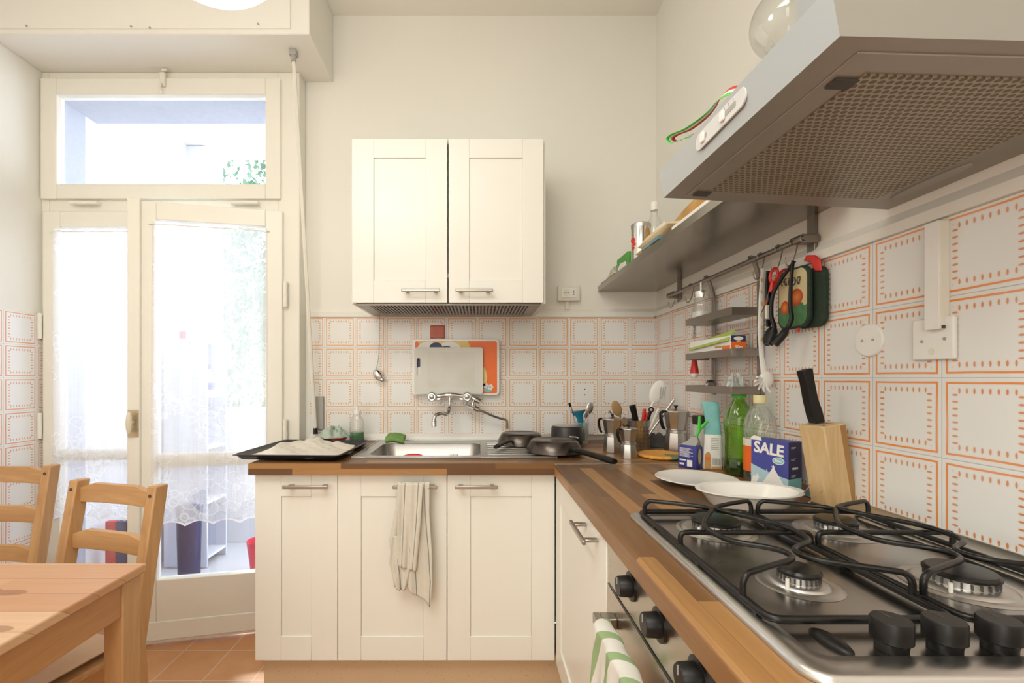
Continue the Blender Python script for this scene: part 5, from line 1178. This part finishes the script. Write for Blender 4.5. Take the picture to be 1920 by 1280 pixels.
# three-tier rack
rk = thing('spice_rack', (.80, 1.52, 1.2), 'steel three-tier rack hanging from the rail', 'rack')
for y in (1.392, 1.665):
    MB().box(.855, .861, y-.011, y+.011, 1.145, 1.50).prism([(.858, 1.490), (.864, 1.500), (.840, 1.575), (.826, 1.578), (.824, 1.572), (.836, 1.568)], y-.008, y+.008, 'y').build('strap', 'rack', rk, bevel=.001)
for z in (1.397, 1.271, 1.155):
    fl_ = .0205 if z == 1.271 else 0
    MB().box(.768, .7705, 1.388, 1.692, z, z+.024).box(.768, .855, 1.386, 1.3885, z, z+.024).box(.768, .855, 1.690, 1.6925, z, z+.024).box(.7705, .855, 1.3885, 1.690, z+fl_, z+fl_+.0018).build('tier', 'rack', rk, bevel=.0006)
# things on the rack
t = thing('sugar_dispenser', (.81, 1.66, 1.40), 'glass sugar dispenser with a chrome spout on the top tier of the rack', 'dispenser'); c_ = (.808, 1.655, 1.3995)
MB().lathe([(0, 0), (.034, 0), (.037, .006), (.0355, .03), (.027, .07), (.0245, .088), (.025, .098)], c_, n=10).build('glass_body', 'cglass', t, smooth=25, bevel=.001)
MB().lathe([(0, .004), (.033, .004), (.0345, .02), (.030, .045), (0, .046)], c_, n=30).build('sugar', 'white', t)
MB().lathe([(.027, .094), (.028, .098), (.028, .118), (.022, .121), (.010, .123), (.009, .124), (0, .124)], c_, n=32).lathe([(.0052, .12), (.005, .152), (.003, .152)], c_, n=14).build('spout_cap', 'chrome', t)
t = thing('foil_box', (.80, 1.53, 1.28), 'long red and green carton of foil reading 50m on the middle tier of the rack', 'carton')
DF = [o for o in COL.objects]
m = MB().box(.776, .822, 1.425, 1.70, 1.2735, 1.316); m.build('carton', 'white', t, bevel=.001)
f2 = MB().box(.7762, .8218, 1.4238, 1.4250, 1.2737, 1.296, mi=0).box(.7762, .8218, 1.4238, 1.4250, 1.296, 1.3158, mi=1)
f2.prism([(.799+.015*cos(R(a)), 1.3065+.006*sin(R(a))) for a in range(0, 360, 18)], 1.4232, 1.4238, 'y', mi=2)
f2.prism([(.792, 1.296), (.806, 1.296), (.803, 1.2995), (.795, 1.2995)], 1.4230, 1.4236, 'y', mi=3)
f2.box(.7755, .7762, 1.43, 1.475, 1.2737, 1.286, mi=0).box(.7753, .7762, 1.46, 1.52, 1.281, 1.287, mi=4)
f2.build('end_panel', ['orange', 'navy', 'white', 'yellow', 'brown'], t)
text('50m', .013, FRONT(.800, 1.4232, 1.2795), 'white', t, bold=.0004)
m = MB().add([(.768, 1.43, 1.300), (.768, 1.70, 1.284), (.790, 1.70, 1.312), (.790, 1.43, 1.334), (.770, 1.43, 1.2995), (.770, 1.70, 1.2835), (.792, 1.70, 1.3115), (.792, 1.43, 1.3335)], [(0, 1, 2, 3), (7, 6, 5, 4), (0, 4, 5, 1), (1, 5, 6, 2), (2, 6, 7, 3), (3, 7, 4, 0)])
m.build('open_lid', flat('lime_print', (.42, .56, .12), .5, var=.25, scale=40), t)
for o in COL.objects[:]:
    if o not in DF and o.parent is not None: o.location = (.012, 0, .0225)
t = thing('milk_frother', (.80, 1.70, 1.2), 'small whisk with a red and white grip hanging behind the rack', 'frother')
c_ = at(1302, 690, 1.72); X_ = c_.x
hl = [(X_+.006*cos(k*1.3), 1.72+.006*sin(k*1.3), 1.455-k*.0011) for k in range(90)]
MB().tube(hl, .0009, 5).build('whisk_coil', 'rack', t)
MB().tube([(X_, 1.72, 1.46), (X_, 1.72, 1.31)], .0015, 6).build('shaft', 'rack', t)
MB().lathe([(.006, .085), (.008, .075), (.009, .05), (.012, .028), (.0145, .014), (.015, 0)], (X_, 1.72, 1.222), n=20).build('grip', 'red', t)
MB().lathe([(.0148, 0), (.013, -.010), (.006, -.017), (0, -.018)], (X_, 1.72, 1.222), n=20).build('tip', 'white', t)
t = thing('strainer', (.80, 1.6, 1.14), 'small round metal strainer peeking over the bottom tier of the rack', 'strainer')
MB().tube([(.800+.020*cos(a), 1.57, 1.180+.018*sin(a)) for a in [2*pi*k/20 for k in range(20)]], .002, 8, closed=True).build('rim', 'rack', t)
MB().ell((.800, 1.575, 1.180), (.019, .006, .017), 8).build('mesh', 'rack', t)
t = rag((.812, 1.44, 1.1572), .036, .045, 12, 'frost').build('plastic_bag', 'frost', smooth=80); tag(t, 'crumpled clear plastic bag on the bottom tier of the rack behind the green cap', 'plastic bag')
# hanging tools
t = thing('pasta_server', (.815, 1.33, 1.2), 'white pasta server hanging from the rail by its patterned handle', 'pasta server')
Yp = 1.33
def pw(px, py, Y=Yp): return at(px, py, Y)
MB().tube([pw(1431, 503), pw(1428, 560), pw(1426, 620), pw(1428, 668), pw(1433, 700)], [.007, .0085, .0085, .007, .010], 10, flatten=.35).build('handle', 'white', t, smooth=60)
m = MB()
for k in range(6): m.ell(pw(1427.5, 525+k*22, Yp-.005), (.0035, .001, .006), 6)
m.build('handle_print', 'yellow', t)
hd_ = MB().ell(pw(1436, 712), (.022, .012, .026), 10, T=Matrix.Rotation(R(15), 3, 'Y').to_4x4())
for k in range(6):
    a = R(150+k*24); p0 = pw(1434, 712); p1 = p0+Vector((.030*cos(a), -.012, .024*sin(a)*.9-.004)); p2 = p0+Vector((.045*cos(a), -.026, .030*sin(a)-.006)); hd_.tube([p0, p1, p2], [.005, .004, .0025], 8)
hd_.build('toothed_head', 'white', t, smooth=60)
t = thing('serving_ladle', (.82, 1.30, 1.3), 'black plastic ladle hanging behind the red scissors', 'ladle')
MB().tube([pw(1440, 508, 1.32), pw(1440, 560, 1.32), pw(1441, 612, 1.31)], [.006, .009, .007], 10, flatten=.5).build('handle', 'black', t, smooth=60)
MB().ell(pw(1444, 630, 1.31), (.016, .018, .030), 10, T=Matrix.Rotation(R(20), 3, 'Y').to_4x4()).build('bowl', 'black', t)
o = MB().prism(rrect(-.009, .009, -.020, .020, .004), -.004, .004, T=basis(pw(1441, 585, 1.295), (1, 0, 0), (0, 0, 1), (0, -1, 0))).build('bottle_opener', 'cream', bevel=.002); tag(o, 'small cream plastic opener hanging between the ladle and the tongs', 'opener')
t = thing('kitchen_scissors', (.81, 1.27, 1.45), 'red-handled scissors hanging head up from a hook on the rail', 'scissors')
Ys = 1.255
for (cx_, cy_), tilt in (((1451, 516), 14), ((1467, 517), 34)):
    c0 = at(cx_, cy_, Ys); rot = Matrix.Rotation(R(tilt), 3, 'Y')
    m = MB().tube([c0+rot @ Vector((.0095*cos(a), 0, .020*sin(a))) for a in [2*pi*k/24 for k in range(24)]], .0038, 8, closed=True)
    m.tube([c0+rot @ Vector((0, 0, -.018)), at(1447, 542, Ys), at(1445, 548, Ys)], [.0045, .007, .006], 8).build('grip', 'red', t, smooth=60)
p0, p1 = at(1446, 545, Ys), at(1426, 591, Ys-.002); d = (p1-p0)
MB().add([p0+Vector((-.005, 0, 0)), p0+Vector((.005, 0, -.003)), p1, p0+Vector((-.005, .002, 0)), p0+Vector((.005, .002, -.003)), p1+Vector((0, .002, 0))], [(0, 1, 2), (5, 4, 3), (0, 3, 4, 1), (1, 4, 5, 2), (2, 5, 3, 0)]).build('blades', 'chrome', t)
def poth(pts, y0, y1, m_, lab, parts, x0=.846, nm='pot_holder'):
    t = thing(nm, (x0, (y0+y1)/2, 1.4), lab, 'pot holder')
    for name, mat_, pl, xa, xb, uv in parts:
        if uv:
            ys = [p[0] for p in pl]; zs = [p[1] for p in pl]; y_a, y_b, z_a, z_b = min(ys), max(ys), min(zs), max(zs); n_ = len(pl); cy, cz = (y_a+y_b)/2, (z_a+z_b)/2
            vs = [(xa, a, b_) for a, b_ in pl]+[(xa-.003, cy, cz)]; uvs = [((y_b-a)/(y_b-y_a), (b_-z_a)/(z_b-z_a)) for a, b_ in pl]+[(.5, .5)]
            MB().add(vs, [(i, (i+1) % n_, n_) for i in range(n_)], None, uvs).build(name, mat_, t, smooth=80)
        else: MB().prism(pl, xa, xb, 'x').build(name, mat_, t, bevel=.003)
    return t
YZ = lambda y0, y1, z0, z1, r: rrect(y0, y1, z0, z1, r, 6)
poth(None, 1.125, 1.225, None, 'dark green quilted pot holder with a red loop, hanging behind the tomato one', [('pad', 'dkgreen', YZ(1.124, 1.225, 1.335, 1.487, .025), .852, .864, 0), ('loop', 'red', [(1.150, 1.475), (1.128, 1.470), (1.133, 1.500), (1.150, 1.515), (1.180, 1.523), (1.19, 1.51), (1.165, 1.50)], .846, .852, 0)], .858)
poth(None, 1.155, 1.28, None, 'cream and green pot holder printed with tomatoes and lettering, hanging from the rail', [('pad', 'dkgreen', YZ(1.152, 1.272, 1.336, 1.497, .030), .834, .845, 0), ('printed_front', 'pothold', YZ(1.158, 1.266, 1.342, 1.491, .026), .8335, .83, 1), ('loop', 'red', [(1.205, 1.340), (1.190, 1.342), (1.196, 1.322)], .836, .842, 0)])
ph_ = [o for o in COL.objects if o.name.startswith('printed_front')][0]
TQ = basis((.8295, 1.215, 1.466), (0, -1, 0), (0, 0, 1), (-1, 0, 0)); mm = MB()
for k in range(5):
    q0 = -.036+k*.017; mm.tube(smooth_path([TQ @ Vector((q0+.006*cos(t*1.5+k), .010*sin(t*1.1+k*1.3)-.002*k, .0)) for t in range(6)], 4), .0012, 5)
mm.build('printed_scrawl', 'darkgrey', ph_)
t = thing('kitchen_tongs', (.81, 1.21, 1.4), 'long black plastic tongs hanging in front of the pot holders', 'tongs')
for pts in ([(1487, 489, 1.20), (1483, 530, 1.195), (1482, 575, 1.195), (1484, 598, 1.195), (1472, 622, 1.20), (1452, 646, 1.21)], [(1490, 489, 1.205), (1452, 545, 1.245), (1446, 590, 1.25), (1452, 615, 1.245), (1441, 646, 1.25)]):
    p = smooth_path([at(*q_) for q_ in pts], 5); n_ = len(p)
    MB().tube(p, [.0045+.0025*(i/n_)+(.004 if i > n_*.75 else 0) for i in range(n_)], 10, flatten=.7).build('arm', 'black', t, smooth=60)

# ================================================================== ON THE SHELF
SZ = 1.6538
t = thing('tin_canister', (.635, 1.79, SZ), 'tall silver tin with a red print standing at the front of the wall shelf', 'canister'); c_ = (.632, 1.775, SZ)
MB().lathe([(0, 0), (.036, 0), (.0365, .002), (.0365, .138)], c_, n=40).build('body', 'chrome', t)
MB().lathe([(.0375, .132), (.0375, .146), (.035, .149), (0, .149)], c_, n=40).build('tin_lid', 'alu', t)
m = MB()
for dy, dz, r_ in ((-.004, .082, .011), (.002, .066, .007), (-.002, .052, .006)):
    T = Tr(c_[0], c_[1], SZ) @ Matrix.Rotation(R(205), 4, 'Z'); disc(m, (0, 0, 0), r_, .0364, .0372, T=T @ Tr(0, dy, dz) @ Ry(90), n=16)
m.build('red_print', 'red', t)
t = thing('clear_bottle', (.70, 1.82, SZ), 'clear glass bottle with a white cap behind the silver tin on the shelf', 'bottle'); c_ = (.705, 1.83, SZ)
MB().lathe([(0, 0), (.03, 0), (.032, .01), (.032, .15), (.026, .175), (.0135, .20), (.013, .225)], c_, n=36).build('body', 'cglass', t)
MB().lathe([(.0145, .222), (.0148, .252), (.013, .255), (0, .255)], c_, n=28).build('cap', 'ceramic', t)
def softpack(name, x0, x1, y0, y1, z0, z1, m_, lab, cat, seed, T=None, amp=.006, extra=None):
    def side(a, b_, top):
        rx = sin(pi*min(max(a, 0), 1))**.35; ry = sin(pi*min(max(b_, 0), 1))**.35
        h = rx*ry; n_ = amp*(sin(a*11+seed)+sin(b_*9+seed*2)+sin((a+b_)*17+seed))/3*h
        return Vector((x0+(x1-x0)*a, y0+(y1-y0)*b_, (z0+z1)/2+((z1-z0)/2*h+n_)*(1 if top else -1)))
    m = MB().grid(lambda a, b_: side(a, b_, True), 26, 26).grid(lambda a, b_: side(1-a, b_, False), 26, 26)
    o = m.build(name, m_, smooth=70); tag(o, lab, cat); return o
o = softpack('rice_pack', .592, .72, 1.43, 1.70, SZ+.01, SZ+.062, 'beige', 'cream food pack with a barcode lying on the shelf beside the tin', 'food pack', 1.0)
m = MB()
for k in range(14): m.box(.600, .6015, 1.475+k*.0042, 1.475+k*.0042+(.0022 if k % 3 else .0012), SZ+.030, SZ+.052)
m.build('barcode', 'darkgrey', o); MB().box(.598, .600, 1.470, 1.540, SZ+.027, SZ+.055).build('barcode_label', 'white', o)
MB().box(.5925, .64, 1.50, 1.66, SZ+.010, SZ+.022).build('blue_band', flat('dusty_blue', (.16, .27, .31), .5), o)
o = softpack('folded_bag', .592, .70, 1.56, 1.72, SZ+.0008, SZ+.03, 'beige', 'small cream folded bag tucked beneath the barcoded pack on the shelf', 'bag', 3.0, amp=.004)
o = softpack('bread_bag', .722, .86, 1.33, 1.80, SZ+.018, SZ+.185, 'brown', 'bag of brown dried food on the shelf just below the hood', 'food bag', 2.2, amp=.018)
o = MB().box(.592, .66, 1.12, 1.40, SZ+.001, SZ+.014, T=None).build('white_carton', 'white', bevel=.002); tag(o, 'flat white carton on the shelf under the far corner of the hood', 'carton')
t = thing('tea_box', (.62, 1.9, SZ), 'green packet with white lettering on the shelf left of the tin', 'packet')
m = MB().box(.600, .635, 1.835, 1.98, SZ+.0005, SZ+.062); m.build('packet', flat('leaf_green_pack', (.08, .34, .05), .45, var=.15), t, bevel=.003)
TGp = basis((.5995, 1.907, SZ+.03), (0, -1, 0), (0, 0, 1), (-1, 0, 0)); MB().prism([(-.055, -.022), (.06, -.022), (.05, -.004), (-.02, .004), (-.055, -.01)], 0, .0004, T=TGp).build('white_print', 'white', t)
t = thing('sauce_bottle', (.68, 1.93, SZ), 'small pale bottle with a black cap behind the green packet', 'bottle')
MB().lathe([(0, 0), (.022, 0), (.024, .01), (.024, .06), (.013, .075)], (.675, 1.92, SZ), n=28).build('body', 'frost', t); MB().lathe([(.0145, .074), (.0145, .098), (0, .099)], (.675, 1.92, SZ), n=20).build('cap', 'black', t)
o = MB().grid(lambda a, b_: Vector((.650+.02*a, 1.95+.09*a-.02*b_, SZ+.09+.035*a*1.0-.025*b_*(1-a)+.004*sin(b_*6))), 8, 8).build('plastic_film', 'frost', solid=.001); tag(o, 'stiff strip of clear plastic sticking up behind the black-capped bottle', 'plastic film')
o.location = (0, 0, -.02)
o = rag((.645, 2.115, SZ+.001), .05, .05, 21, 'frost').build('herb_bag', flat('herb_bag', (.50, .48, .40), .6, var=.4, scale=60, bump=.5), smooth=80); tag(o, 'crumpled bag of pale food at the far left end of the shelf', 'bag')
o = softpack('cloth_napkin', .592, .66, 1.99, 2.21, SZ+.0008, SZ+.016, 'beige', 'flat cream packet along the front edge of the shelf near the corner', 'packet', 5.0, amp=.002)
o = rag((.70, 2.02, SZ+.001), .045, .055, 23, 'white').build('garlic_bag', 'frost', smooth=80); tag(o, 'translucent bag behind the green packet on the shelf', 'bag')
